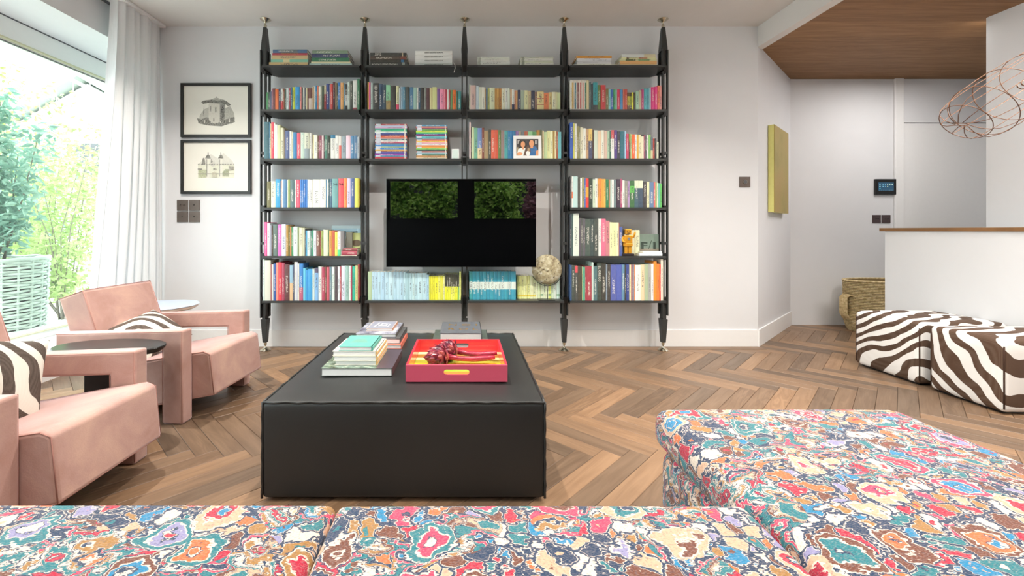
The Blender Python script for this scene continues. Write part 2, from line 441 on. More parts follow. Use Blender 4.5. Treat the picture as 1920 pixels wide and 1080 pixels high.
# corridor joinery: jamb strip, header and flush door in a recessed frame
sbox('trim_2', M['white'], 4.632, 4.724, 4.705, 4.9, -0.06, 2.66, bevel=0.003)
sbox('wall_over_door', M['wall'], 4.730, 5.75, 4.722, 4.9, 2.186, 2.66)
b = MB(); b.box(4.742, 5.70, 4.73, 4.78, 0.005, 2.178); dr = struct(b.obj('door_1', M['white'], bevel=0.003))
b = MB(); b.box(4.722, 5.75, 4.775, 4.9, -0.06, 2.19); struct(b.obj('trim_gap_shade', M['rear']))  # dark sheet standing in for the shade inside the door gap
b = MB(); b.box(4.7245, 4.7415, 4.732, 4.77, 0.0, 2.186); b.obj('gap_shade_strip', M['gasket_and_shade'], dr)  # dark strip painting in the shaded line beside the door
b = MB(); b.tube([(5.62, 4.73, 1.0), (5.62, 4.68, 1.0), (5.50, 4.68, 1.0)], 0.009, 8); b.obj('door_handle', M['nickel'], dr)

# baseboards
sbox('baseboard_back', M['white'], -2.83, 2.588, YW - 0.012, YW, 0.0, 0.147, bevel=0.002)
b = MB()
vs = [dpt(-.012, .012, 0), dpt(DL, .012, 0), dpt(DL, -.01, 0), dpt(-.012, -.01, 0)]; vs += [(p[0], p[1], 0.147) for p in vs]
b.add(vs, [(0, 1, 5, 4), (1, 2, 6, 5), (2, 3, 7, 6), (3, 0, 4, 7), (4, 5, 6, 7)]); struct(b.obj('baseboard_diagonal', M['white']))

# parapet with oak cap
b = MB(); b.box(3.572, 3.70, -2.2, 3.72, 0.0, 1.013); struct(b.obj('wall_parapet', M['wall']))
b = MB(); b.box(3.56, 3.72, -2.2, 3.76, 1.013, 1.040); b.uv = [[(b.v[q][1], b.v[q][0]) for q in f] for f in b.f]; b.c = [(.3, .4, .2, 1)] * 6
struct(b.obj('trim_4', M['wceil'], bevel=0.002))

# ---- window wall
sbox('wall_left_header', M['wall'], -3.45, XP, -2.2, 4.6, 2.552, ZC + 0.1)
sbox('wall_left_end', M['wall'], -3.45, XP, 4.6, 4.75, -0.06, ZC + 0.1)
sbox('wall_left_sill', M['white'], -3.45, XP, -2.2, 4.6, -0.06, 0.185, bevel=0.004)
sbox('trim_slot_shade', M['gasket_and_shade'], -2.83, -2.795, -2.2, 3.82, ZC - 0.004, ZC + 0.01)  # dark strip standing in for the shade of the curtain track slot
win = MB()
YN, YF = -2.2, 4.6
for (xa, xb, za, zb) in ((-3.40, -3.27, 2.395, 2.545), (-3.40, -3.285, 2.375, 2.40), (-3.40, -3.27, 0.185, 0.235), (-3.40, -3.29, 0.23, 0.25)):
    win.box(xa, xb, YN, YF, za, zb)
for (ya, yb) in ((YN, YN + .08), (YF - .08, YF)): win.box(-3.40, -3.27, ya, yb, 0.185, 2.545)
wo = struct(win.obj('window_1', M['frame'], bevel=0.003))
b = MB(); b.box(-3.31, -3.268, YN, YF, 2.543, 2.552); b.box(-3.30, -3.283, YN + .08, YF - .08, 2.371, 2.376); b.obj('gasket_and_shade', M['gasket_and_shade'], wo)  # upper strip paints in the shadow line above the frame
M['bead'] = simple('olive_cream_glazing_bead', 'C9C8A8', 0.4)
for za, zb in ((2.385, 2.397), (0.236, 0.244)):
    b = MB(); b.box(-3.285, -3.262, YN + .08, YF - .08, za, zb); b.obj('glazing_bead', M['bead'], wo)
g = NT('window_glass'); g.t.nodes.remove(g.b)
tr = g.n('BsdfTransparent', i_0=(0.93, 0.97, 0.95, 1)); gl = g.n('BsdfGlossy', i_0=(1, 1, 1, 1), i_1=0.02); lw = g.n('LayerWeight'); fr = g.math('ADD', 0.04, g.math('MULTIPLY', g.math('POWER', lw.outputs['Facing'], 4.0), 0.6))
mx = g.n('MixShader', i_0=fr, i_1=tr.outputs[0], i_2=gl.outputs[0]); g.l(mx.outputs[0], g.out.inputs[0]); M['glass'] = g.m
b = MB(); b.box(-3.345, -3.335, YN + .06, YF - .06, 0.24, 2.385); b.obj('pane', M['glass'], wo)

# ---- sheer curtain
c = NT('sheer_linen'); tc = c.n('TexCoord')
mp = c.n('Mapping', i_Vector=tc.outputs['Object']); mp.inputs['Scale'].default_value = (260, 260, 3)
nz = c.n('TexNoise', i_Vector=mp.outputs[0], i_Scale=1.0, i_Detail=2.0)
cc = c.mix(nz.outputs[0], hx('DFE0E3'), hx('EFF0F2')); c.set(Base_Color=cc, Roughness=0.9)
tl = c.n('BsdfTranslucent', i_0=cc); tp = c.n('BsdfTransparent')
m1 = c.n('MixShader', i_0=0.14, i_1=c.b.outputs[0], i_2=tl.outputs[0]); m2 = c.n('MixShader', i_0=0.0, i_1=m1.outputs[0], i_2=tp.outputs[0])
c.l(m2.outputs[0], c.out.inputs[0]); M['sheer'] = c.m
cu = thing('curtain', 'white sheer floor-length curtain gathered at the end of the big window', 'curtain', (-2.68, 3.5, 0))
b = MB(); ZB = 0.01
def cur(u, v):
    z = lerp(ZB, ZC - 0.02, v)
    far = 3.825; near = 3.345 - 0.235 * (1 - v) ** 1.4
    y = lerp(far, near, u ** 0.9)
    ph = 2 * math.pi * 8 * (u ** 0.62)
    amp = 0.026 + 0.026 * u + 0.008 * (1 - v)
    x = -2.685 + amp * math.sin(ph + 0.4 * math.sin(3 * v)) + 0.010 * math.sin(ph * 0.47 + 2 * v) + 0.008 * math.sin(5 * v + 9 * u)
    y += 0.018 * math.cos(ph) * (0.6 + 0.4 * v)
    return (x + 2.68, y - 3.5, z)
b.grid(190, 16, cur); o = b.obj('fabric', M['sheer'], cu, smooth=True)
b = MB(); b.box(-.06, .06, -.30, .33, ZC - 0.022, ZC - 0.002); b.obj('curtain_track', M['white'], cu)
# ================================================================ UPHOLSTERY MATERIALS
# velvet
def velvet():
    t = NT('pink_velvet'); tc = t.n('TexCoord')
    n1 = t.n('TexNoise', i_Vector=tc.outputs['Object'], i_Scale=5.0, i_Detail=5.0, i_Roughness=0.6, i_Distortion=0.5)
    n2 = t.n('TexNoise', i_Vector=tc.outputs['Object'], i_Scale=220.0, i_Detail=2.0)
    c = t.ramp(n1.outputs[0], [(0.3, hx('A98174')), (0.5, hx('B8948A')), (0.72, hx('CCA898'))])
    c = t.mix(t.math('MULTIPLY', n2.outputs[0], 0.3), c, hx('A47C76'))
    t.set(Base_Color=c, Roughness=0.75)
    t.b.inputs['Sheen Weight'].default_value = 1.0; t.b.inputs['Sheen Roughness'].default_value = 0.35; t.b.inputs['Sheen Tint'].default_value = (1.0, 0.84, 0.92, 1)
    t.bump(n2.outputs[0], 0.25, 0.002); return t.m
M['velvet'] = velvet()
M['seam'] = simple('velvet_piping', 'A2746A', 0.8)

def zebra(name, dark, light, scale=3.2, rot=(0, 0, 0), dist=3.0, thr=0.5, seed=0.0):
    t = NT(name); tc = t.n('TexCoord')
    mp = t.n('Mapping', i_Vector=tc.outputs['Object']); mp.inputs['Rotation'].default_value = rot; mp.inputs['Location'].default_value = (seed, seed, seed)
    wn = t.n('TexNoise', i_Vector=mp.outputs[0], i_Scale=2.6, i_Detail=1.5)
    sub = t.n('VectorMath', operation='SUBTRACT'); t.l(wn.outputs['Color'], sub.inputs[0]); sub.inputs[1].default_value = (0.5, 0.5, 0.5)
    scl = t.n('VectorMath', operation='SCALE', i_0=sub.outputs[0]); scl.inputs['Scale'].default_value = 0.34
    add = t.n('VectorMath', operation='ADD'); t.l(mp.outputs[0], add.inputs[0]); t.l(scl.outputs[0], add.inputs[1])
    wv = t.n('TexWave', wave_type='BANDS', bands_direction='Z', wave_profile='SIN', i_Vector=add.outputs[0], i_Scale=scale, i_Distortion=dist, i_Detail=1.0, i_Detail_Scale=1.1)
    jag = t.n('TexNoise', i_Vector=tc.outputs['Object'], i_Scale=22.0, i_Detail=2.0)
    v = t.math('ADD', wv.outputs['Fac'], t.math('MULTIPLY', t.math('SUBTRACT', jag.outputs[0], 0.5), 0.22))
    f = t.ramp(v, [(thr - .015, (0, 0, 0, 1)), (thr + .015, (1, 1, 1, 1))])
    wx = t.n('TexWave', bands_direction='X', i_Vector=tc.outputs['Object'], i_Scale=110.0, i_Distortion=1.0); wz = t.n('TexWave', bands_direction='Z', i_Vector=tc.outputs['Object'], i_Scale=110.0, i_Distortion=1.0)
    weave = t.math('MULTIPLY', t.math('ADD', wx.outputs['Fac'], wz.outputs['Fac']), 0.5)
    base = t.mix(f, hx(dark), hx(light)); base = t.mix(t.math('MULTIPLY', weave, 0.14), base, (0.5, 0.42, 0.36, 1))
    t.set(Base_Color=base, Roughness=0.85); t.bump(weave, 0.2, 0.001); return t.m
M['zebra_a'] = zebra('zebra_print_linen', '442A14', 'F2F0EE', 3.9, (R(37), R(14), 0), 1.9, 0.5, 0.3)
M['zebra_b'] = zebra('zebra_print_linen_b', '4A2E18', 'F2F0EE', 3.7, (R(-50), R(-12), 0), 1.8, 0.5, 1.7)
M['zebra_c'] = zebra('zebra_cushion_linen', '3E322B', 'D8D5CC', 4.6, (R(-30), R(35), R(10)), 2.0, 0.5, 2.6)
M['zebra_side'] = simple('brown_piping', '3A2112', 0.85)

def leather():
    t = NT('black_leather'); tc = t.n('TexCoord')
    n1 = t.n('TexNoise', i_Vector=tc.outputs['Object'], i_Scale=3.0, i_Detail=3.0)
    vo = t.n('TexVoronoi', i_Vector=tc.outputs['Object'], i_Scale=420.0)
    t.set(Base_Color=t.mix(n1.outputs[0], hx('1E1F20'), hx('2A2B2B')), Roughness=t.math('ADD', 0.36, t.math('MULTIPLY', n1.outputs[0], 0.14)))
    t.bump(vo.outputs['Distance'], 0.12, 0.0008); return t.m
M['leather'] = leather()

def ikat():
    t = NT('ikat_flower_fabric'); tc = t.n('TexCoord'); ob = tc.outputs['Object']
    # loose, slightly streaky warp of the cloth
    w1 = t.n('TexNoise', i_Vector=ob, i_Scale=9.0, i_Detail=2.0)
    mp = t.n('Mapping', i_Vector=ob); mp.inputs['Scale'].default_value = (95, 260, 160)
    w2 = t.n('TexNoise', i_Vector=mp.outputs[0], i_Scale=1.0, i_Detail=2.0)
    def off(node, k):
        s_ = t.n('VectorMath', operation='SUBTRACT'); t.l(node.outputs['Color'], s_.inputs[0]); s_.inputs[1].default_value = (.5, .5, .5)
        m = t.n('VectorMath', operation='SCALE', i_0=s_.outputs[0]); m.inputs['Scale'].default_value = k; return m.outputs[0]
    def add(a, b):
        v = t.n('VectorMath', operation='ADD'); t.l(a, v.inputs[0]); t.l(b, v.inputs[1]); return v.outputs[0]
    wj = t.n('TexNoise', i_Vector=ob, i_Scale=58.0, i_Detail=1.5)
    co = add(add(add(ob, off(w1, 0.085)), off(w2, 0.011)), off(wj, 0.022))
    v1 = t.n('TexVoronoi', i_Vector=co, i_Scale=7.6, i_Randomness=0.85)
    v2 = t.n('TexVoronoi', i_Vector=co, i_Scale=23.0, i_Randomness=0.9)
    r1 = t.n('SeparateColor', i_0=v1.outputs['Color']); r2 = t.n('SeparateColor', i_0=v2.outputs['Color'])
    navy, cream, teal, cyan, red, rose, orange, brown, tan, lav, beige = [hx(q) for q in ('223A58', 'DCCDBE', '1F7680', '147FAC', 'B2203E', 'CC3C60', 'CF6C3C', '6E4030', 'A0763F', '8E8CB4', 'D2A98C')]
    def pal(f, cs): return t.ramp(f, [(i / len(cs), c) for i, c in enumerate(cs)], 'CONSTANT')
    A = pal(r1.outputs[0], [cyan, orange, teal, cream, red, navy, cyan, rose])
    B = pal(r1.outputs[1], [red, teal, orange, brown, rose, lav, cyan, red])
    C = pal(r1.outputs[2], [beige, teal, rose, brown, beige, lav, red, tan])
    sm_ = t.n('Mapping', i_Vector=co); sm_.inputs['Scale'].default_value = (1.0, 1.5, 1.2); sm_.inputs['Rotation'].default_value = (0, 0, R(28))
    na = t.n('TexNoise', i_Vector=sm_.outputs[0], i_Scale=12.0, i_Detail=1.0, i_Roughness=0.4)
    nb = t.n('TexNoise', i_Vector=sm_.outputs[0], i_Scale=10.5, i_Detail=1.0, i_Roughness=0.4, i_Distortion=0.6)
    def bands(f, cs, lo, hi, line):
        st_ = []; n_ = len(cs); w_ = (hi - lo) / n_
        for i, c in enumerate(cs):
            p = lo + i * w_
            st_.append((0.0 if i == 0 else p, c)); st_.append((p + w_ - line * 2, navy if i % 2 else cream)); st_.append((p + w_ - line, cream if i % 2 else navy))
        return t.ramp(f, st_[:31], 'CONSTANT')
    g1 = bands(na.outputs[0], [teal, beige, brown, teal, rose, navy, cyan], 0.29, 0.71, 0.010)
    g2 = bands(nb.outputs[0], [orange, navy, tan, cream, teal, red, brown], 0.29, 0.71, 0.010)
    ground = t.mix(t.math('GREATER_THAN', r2.outputs[0], 0.5), g1, g2)
    v2e = t.n('TexVoronoi', feature='DISTANCE_TO_EDGE', i_Vector=co, i_Scale=23.0, i_Randomness=0.9)
    D = pal(r2.outputs[1], [navy, teal, beige, brown, red, cream, tan, cyan, brown, rose, navy, teal, orange, cream, lav])
    cells = t.mix(t.math('LESS_THAN', v2e.outputs['Distance'], 0.095), D, cream); cells = t.mix(t.math('LESS_THAN', v2e.outputs['Distance'], 0.060), cells, navy)
    inner = t.math('LESS_THAN', v2.outputs['Distance'], 0.16); cells = t.mix(inner, cells, pal(r2.outputs[2], [cream, navy, orange, teal, beige, red, brown]))
    r3_ = t.n('TexNoise', i_Vector=ob, i_Scale=6.0, i_Detail=0.0)
    ground = t.mix(t.math('GREATER_THAN', r3_.outputs[0], 0.46), ground, cells)
    d = v1.outputs['Distance']; ang = t.math('ADD', d, t.math('MULTIPLY', t.math('SUBTRACT', v2.outputs['Distance'], 0.35), 0.16))
    def lt(x, k): return t.math('LESS_THAN', x, k)
    k = t.mix(lt(ang, 0.43), ground, navy); k = t.mix(lt(ang, 0.405), k, cream)
    k = t.mix(lt(ang, 0.38), k, C); k = t.mix(lt(ang, 0.30), k, cream); k = t.mix(lt(ang, 0.275), k, B)
    k = t.mix(lt(ang, 0.19), k, navy); k = t.mix(lt(ang, 0.172), k, cream); k = t.mix(lt(ang, 0.15), k, A); k = t.mix(lt(ang, 0.06), k, B)
    k = t.mix(t.math('GREATER_THAN', r1.outputs[1], 0.86), k, ground)
    st = t.n('TexNoise', i_Vector=mp.outputs[0], i_Scale=2.2, i_Detail=3.0)
    fz = t.n('TexNoise', i_Vector=ob, i_Scale=210.0, i_Detail=2.0)
    k = t.mix(t.math('MULTIPLY', t.ramp(st.outputs[0], [(0.45, (0, 0, 0, 1)), (0.70, (1, 1, 1, 1))]), 0.30), k, hx('C8BAB4'))
    k = t.mix(t.math('MULTIPLY', t.ramp(fz.outputs[0], [(0.50, (0, 0, 0, 1)), (0.68, (1, 1, 1, 1))]), 0.35), k, hx('3A4658'))
    k = t.mix(1.0, k, (0.86, 0.84, 0.84, 1), 'MULTIPLY')
    t.set(Base_Color=k, Roughness=0.95); t.b.inputs['Sheen Weight'].default_value = 0.10; t.b.inputs['Specular IOR Level'].default_value = 0.2
    t.bump(st.outputs[0], 0.5, 0.002); return t.m
M['ikat'] = ikat()

# ================================================================ SOFA
sofa = thing('sectional_sofa', 'sectional sofa in multicoloured ikat flower fabric filling the bottom of the view', 'sofa', (0, 0, 0))
def cush(x0, x1, y0, y1, z0, z1, r, bl, name, n=10):
    b = MB(); cx, cy, cz = (x0 + x1) / 2, (y0 + y1) / 2, (z0 + z1) / 2
    b.rbox((x1 - x0) / 2, (y1 - y0) / 2, (z1 - z0) / 2, r, n, bl)
    b.v = [(p[0] + cx, p[1] + cy, p[2] + cz) for p in b.v]
    return b.obj(name, M['ikat'], sofa, smooth=True)
SZ = 0.412
cush(-0.2835, 0.622, -0.10, 0.978, 0.23, SZ, 0.022, (0, 0.004, 0.018), 'seat_cushion')
cush(-1.25, -0.2845, -0.10, 0.980, 0.23, SZ, 0.022, (0, 0.004, 0.018), 'seat_cushion')
cush(-2.20, -1.251, -0.10, 0.980, 0.23, SZ, 0.022, (0, 0.004, 0.018), 'seat_cushion')
cush(0.645, 1.485, -0.10, 1.515, 0.285, SZ, 0.045, (0.012, 0.008, 0.018), 'chaise_cushion', 14)
cush(0.650, 1.475, -0.10, 1.475, 0.04, 0.30, 0.05, (0.010, 0.010, 0.0), 'chaise_base', 12)
cush(-2.20, 0.63, -0.10, 0.955, 0.04, 0.235, 0.04, (0, 0.008, 0.0), 'sofa_base')
b = MB()
for (x, y) in ((0.72, 1.36), (1.40, 1.36), (0.72, 0.0), (1.40, 0.0), (-0.3, 0.85), (-2.1, 0.85), (-2.1, 0.0)): 
    bb = MB(); bb.box(x - .03, x + .03, y - .03, y + .03, 0, 0.05); bb.obj('foot', M['black'], sofa)

# ================================================================ LEATHER COFFEE OTTOMAN
OX0, OX1, OY0, OY1, OZ = -0.765, 0.303, 1.64, 2.745, 0.375
ot = thing('coffee_ottoman', 'large black leather block ottoman with piped edges in the middle of the floor', 'ottoman', ((OX0 + OX1) / 2, (OY0 + OY1) / 2, 0))
hxx, hyy = (OX1 - OX0) / 2, (OY1 - OY0) / 2
b = MB(); b.rbox(hxx, hyy, (OZ - 0.012) / 2, 0.018, 12, (0.006, 0.006, 0.010)); b.v = [(p[0], p[1], p[2] + (OZ - 0.012) / 2 + 0.012) for p in b.v]
b.obj('upholstery', M['leather'], ot, smooth=True)
def wob(p, k): return (p[0] + 0.0015 * math.sin(17 * k), p[1] + 0.0015 * math.cos(13 * k), p[2] + 0.0020 * math.sin(11 * k + 1))
for (a, c_) in (((-1, -1), (1, -1)), ((1, -1), (1, 1)), ((1, 1), (-1, 1)), ((-1, 1), (-1, -1))):
    pts = []
    for i in range(25):
        q = i / 24; x = lerp(a[0], c_[0], q) * (hxx - .004); y = lerp(a[1], c_[1], q) * (hyy - .004)
        pts.append(wob((x, y, OZ - 0.002), q * 6 + a[0]))
    b = MB(); b.tube(pts, 0.0048, 6); b.obj('piping', M['leather'], ot, smooth=True)
for sx in (-1, 1):
    for sy in (-1, 1):
        pts = [wob((sx * (hxx - .003), sy * (hyy - .003), lerp(OZ - .002, 0.014, i / 14)), i * .5) for i in range(15)]
        b = MB(); b.tube(pts, 0.0048, 6); b.obj('piping', M['leather'], ot, smooth=True)
b = MB(); b.box(-hxx + .05, hxx - .05, -hyy + .05, hyy - .05, 0.0, 0.016); b.obj('base', M['black'], ot)

# ================================================================ PINK ARMCHAIRS
def prof_obj(pts, v0, v1, name, par, r=0.012, seg=3, m='velvet'):
    b = MB(); b.prism([pts], 1, v0, v1); o = b.obj(name, M[m], par, bevel=r, seg=seg); sm(o, 80); return o
def armchair(label, loc, rz, b0=-0.635):
    t = thing('armchair', label, 'armchair', loc, rz, 'pink velvet armchairs by the window')
    lean = math.tan(R(19))
    fr, top, bot = 0.0, 0.494, 0.391
    arm = [(-0.715, 0.466), (0.0, top), (0.0, 0.0), (-0.112, 0.0), (-0.112, bot), (-0.715, bot - 0.022)]
    prof_obj(arm, 0.0, 0.078, 'arm', t); prof_obj(arm, 0.562, 0.640, 'arm', t)
    # seat block leaning back to the floor
    seat = [(0.098, 0.352), (0.060, 0.366), (-0.10, 0.340), (-0.52, 0.262), (-0.60, 0.03), (-0.585, 0.0), (-0.50, 0.004), (0.122, 0.128)]
    prof_obj(seat, 0.080, 0.560, 'seat', t, 0.014)
    zt = 0.690
    def fx(z): return b0 + (zt - z) * lean
    back = [(fx(zt), zt), (fx(0.25), 0.25), (fx(0.25) - 0.15, 0.205), (b0 - 0.148, zt - 0.05)]
    prof_obj(back, 0.080, 0.560, 'backrest', t, 0.014)
    prof_obj([(fx(0.25) - 0.15, 0.205), (fx(0.25) - 0.02, 0.245), (-0.56, 0.0), (-0.66, 0.0)], 0.10, 0.54, 'rear_leg', t, 0.01)
    # hand stitched blanket seams along the arm and seat edges
    def seam(pts, closed=False):
        b = MB(); b.tube(pts, 0.0022, 5, closed=closed); b.obj('seam', M['seam'], t, smooth=True)
    for v in (0.003, 0.075, 0.565, 0.637):
        seam([(-0.712, v, 0.462), (-0.006, v, top - 0.006), (-0.004, v, 0.01)])
        seam([(-0.712, v, bot - 0.018), (-0.112, v, bot + 0.002), (-0.110, v, 0.01)])
    for v in (0.083, 0.557):
        seam([(0.060, v, 0.361), (0.094, v, 0.348), (0.117, v, 0.133)])
        seam([(0.117, v, 0.133), (-0.48, v, 0.010)]); seam([(0.060, v, 0.362), (-0.10, v, 0.337), (-0.5, v, 0.262)])
        seam([(fx(zt) - .004, v, zt - .004), (fx(0.3), v, 0.30)]); seam([(fx(zt) - .004, v, zt - .004), (b0 - 0.144, v, zt - 0.052)])
    seam([(fx(zt) - .003, 0.085, zt - .001), (fx(zt) - .003, 0.555, zt - .001)])
    seam([(0.117, 0.085, 0.131), (0.117, 0.555, 0.131)])
    return t
armchair('pink velvet block armchair nearest the camera, in front of the wicker planter', (-1.440, 1.338, 0), R(-0.5), -0.590)
armchair('pink velvet block armchair farther off, next to the sheer curtain', (-1.481, 2.291, 0), R(-3.9))

# cushions in the armchairs
def pillow(label, wdt, hgt, th, mat4, m):
    b = MB(); n = 22
    def surf(sg):
        def fn(u, v):
            a, c_ = u * 2 - 1, v * 2 - 1
            pin = 1 - 0.055 * (a * a) * (1 - c_ * c_) ; pin2 = 1 - 0.055 * (c_ * c_) * (1 - a * a)
            x = a * wdt / 2 * (1 - 0.05 * (1 - c_ ** 2) * abs(a) ** 3 * 0); y = c_ * hgt / 2
            x *= 1 - 0.06 * (1 - abs(c_) ** 2) * abs(a) ** 4; y *= 1 - 0.06 * (1 - abs(a) ** 2) * abs(c_) ** 4
            z = sg * th / 2 * (max(0, 1 - a ** 2) * max(0, 1 - c_ ** 2)) ** 0.42
            z += 0.004 * math.sin(9 * a + 4 * c_) * (1 - a ** 2) * (1 - c_ ** 2)
            return (x, y, z)
        return fn
    b.grid(n, n, surf(1)); b.grid(n, n, surf(-1), flip=True)
    t = b.mesh('cushion', m, True); o = bpy.data.objects.new('cushion', t); col.objects.link(o); o.matrix_world = mat4
    bpy.context.view_layer.update()
    tag(o, label, 'cushion', 'zebra cushions in the armchairs'); return o
def mat_axes(c, xa, ya):
    xa = Vector(xa).normalized(); ya = Vector(ya); ya = (ya - xa * ya.dot(xa)).normalized(); za = xa.cross(ya)
    m = Matrix((xa, ya, za)).transposed().to_4x4(); m.translation = Vector(c); return m
pillow('brown and white zebra cushion standing upright in the nearer armchair', 0.34, 0.34, 0.11, mat_axes((-1.775, 1.625, 0.452), (0.44, 0.88, -0.26), (-0.38, 0.10, 0.90)), M['zebra_c'])
pillow('brown and white zebra cushion lying back in the farther armchair', 0.36, 0.30, 0.11, mat_axes((-1.90, 2.64, 0.400), (0.10, 0.95, 0.16), (-0.75, 0.05, 0.50)), M['zebra_c'])

# ================================================================ SIDE TABLES
st = thing('side_table', 'oval black side table squeezed between the two pink armchairs', 'side table', (-1.735, 2.135, 0))
b = MB(); prof = [(0.001, 0.415), (0.70, 0.417), (0.93, 0.430), (0.985, 0.445), (1.0, 0.454), (0.99, 0.4585), (0.94, 0.459), (0.0, 0.459)]
vs = []; n = 48
for r, z in prof:
    for k in range(n): a = 2 * math.pi * k / n; vs.append((0.262 * r * math.cos(a), 0.136 * r * math.sin(a), z))
b.add(vs, [(i * n + k, i * n + (k + 1) % n, (i + 1) * n + (k + 1) % n, (i + 1) * n + k) for i in range(len(prof) - 1) for k in range(n)])
o = b.obj('table_top', M['black'], st, smooth=True); sm(o, 40)
b = MB(); b.box(-.085, .055, -.05, .05, 0.012, 0.417); b.obj('pedestal', M['black'], st, bevel=0.006)
b = MB(); b.box(-.15, .12, -.085, .085, 0.0, 0.012); b.obj('foot_plate', M['black'], st, bevel=0.003)
M['mirror_top'] = simple('pale_blue_glass_top', 'B9C9DE', 0.06, noise=0.01)
M['cream'] = simple('cream_lacquer', 'EBD9CC', 0.4)
st = thing('round_table', 'small round table with pale blue glass top behind the farther armchair', 'side table', (-2.285, 3.28, 0))
b = MB(); b.lathe([(0.0, 0.462), (0.25, 0.462), (0.253, 0.459), (0.25, 0.456), (0, 0.456)], 48); b.obj('table_top', M['mirror_top'], st)
b = MB(); b.lathe([(0.0, 0.456), (0.246, 0.456), (0.244, 0.440), (0.225, 0.428), (0, 0.428)], 48); b.obj('tray_rim', M['cream'], st)
b = MB(); b.lathe([(0.02, 0.428), (0.02, 0.015), (0.15, 0.010), (0.15, 0.0), (0, 0)], 32); b.obj('stem', M['nickel'], st)

# ================================================================ ZEBRA CUBES
def cube_pouf(label, x0, x1, y0, y1, z1, m, name='zebra_pouf'):
    t = thing(name, label, 'pouf', ((x0 + x1) / 2, (y0 + y1) / 2, 0), 0, 'zebra poufs along the parapet')
    b = MB(); hx_, hy_, hz_ = (x1 - x0) / 2, (y1 - y0) / 2, (z1 - 0.012) / 2
    b.rbox(hx_, hy_, hz_, 0.026, 8, (0.012, 0.010, 0.012)); b.v = [(p[0], p[1], p[2] + hz_ + 0.012) for p in b.v]
    b.obj('upholstery', M[m], t, smooth=True)
    for sx in (-1, 1):
        for sy in (-1, 1):
            b = MB(); b.tube([(sx * (hx_ - .006), sy * (hy_ - .006), z) for z in (0.03, 0.14, 0.27, z1 - 0.035)], 0.004, 6); b.obj('corner_seam', M['zebra_side'], t, smooth=True)
    b = MB(); b.box(-hx_ + .03, hx_ - .03, -hy_ + .03, hy_ - .03, 0, 0.02); b.obj('base', M['black'], t)
cube_pouf('zebra print pouf farther from the sofa, nearer the straw basket', 2.972, 3.555, 2.86, 3.335, 0.412, 'zebra_a')
cube_pouf('zebra print pouf nearer the sofa, at the picture edge', 2.972, 3.555, 2.41, 2.80, 0.412, 'zebra_b')
# ================================================================ BOOKCASE
YU = 3.717; UX = [-1.697, -0.850, -0.0045, 0.841, 1.682]
SHZ = [2.381, 2.0165, 1.611, 1.209, 0.8075, 0.440]; ST = 0.018
YS0, YS1 = 3.598, 3.838
bk = thing('bookcase', 'black floor-to-ceiling bookcase with five tapered uprights along the back wall', 'bookcase', (0, YU, 0))
def taper(b, z0, z1, w0, w1, d0, d1, x=0):
    vs = [(x + sx * w0 / 2, sy * d0 / 2, z0) for sx, sy in ((-1, -1), (1, -1), (1, 1), (-1, 1))] + [(x + sx * w1 / 2, sy * d1 / 2, z1) for sx, sy in ((-1, -1), (1, -1), (1, 1), (-1, 1))]
    b.add(vs, [(3, 2, 1, 0), (4, 5, 6, 7), (0, 1, 5, 4), (1, 2, 6, 5), (2, 3, 7, 6), (3, 0, 4, 7)])
for i, ux in enumerate(UX):
    u = bpy.data.objects.new('upright', None); col.objects.link(u); u.parent = bk; u.location = (ux, 0, 0)
    for sx in (-1, 1):
        for sy in (-1, 1):
            b = MB(); b.box(sx * .0195 - .0055, sx * .0195 + .0055, sy * .036 - .014, sy * .036 + .014, 0.285 if sx * sy > 0 else 0.305, 2.537)
            b.obj('batten', M['black_wood'], u, bevel=0.0015)
    b = MB(); taper(b, 0.25, 0.42, 0.050, 0.030, 0.060, 0.060); b = MB()
    taper(b, 0.070, 0.27, 0.033, 0.052, 0.040, 0.070); b.obj('leg', M['black_wood'], u, bevel=0.003)
    b = MB(); taper(b, 0.27, 0.42, 0.0275, 0.0275, 0.066, 0.066); b.obj('leg_core', M['black_wood'], u)
    b = MB(); taper(b, 2.56, 2.742, 0.052, 0.027, 0.066, 0.032); b.obj('top_leg', M['black_wood'], u, bevel=0.003)
    b = MB(); taper(b, 2.36, 2.56, 0.0275, 0.0275, 0.066, 0.066); b.obj('top_leg_core', M['black_wood'], u)
    b = MB(); b.box(-.027, .027, -.030, .030, 2.537, 2.562); b.obj('collar', M['black_wood'], u, bevel=0.002)
    for z in (1.66, 0.90):
        b = MB(); b.box(-.0135, .0135, -.05, .05, z, z + .022); b.obj('spacer', M['black_wood'], u)
    for z in SHZ[:3] + SHZ[5:] if i == 2 else SHZ:
        b = MB(); b.box(-.0137, .0137, -.053, .053, z - .035, z + .02); b.obj('bracket', M['black'], u)
    b = MB(); b.lathe([(0.0, 0.0), (0.041, 0.0), (0.044, 0.004), (0.036, 0.012), (0.016, 0.024), (0.009, 0.030), (0.0065, 0.036), (0.0065, 0.046), (0.012, 0.050), (0.012, 0.071), (0, 0.071)], 24)
    o = b.obj('foot', M['nickel'], u, smooth=True); sm(o, 30)
    top = Matrix.Translation((0, 0, ZC)) @ Matrix.Diagonal((1, 1, -1, 1))
    b = MB(); b.lathe([(0.0, 0.0), (0.041, 0.0), (0.044, 0.004), (0.036, 0.012), (0.016, 0.024), (0.009, 0.030), (0.0065, 0.036), (0.0065, 0.046), (0.012, 0.050), (0.012, 0.073), (0, 0.073)], 24, mat=top)
    b.f = [f[::-1] for f in b.f]; o = b.obj('ceiling_foot', M['nickel'], u, smooth=True); sm(o, 30)
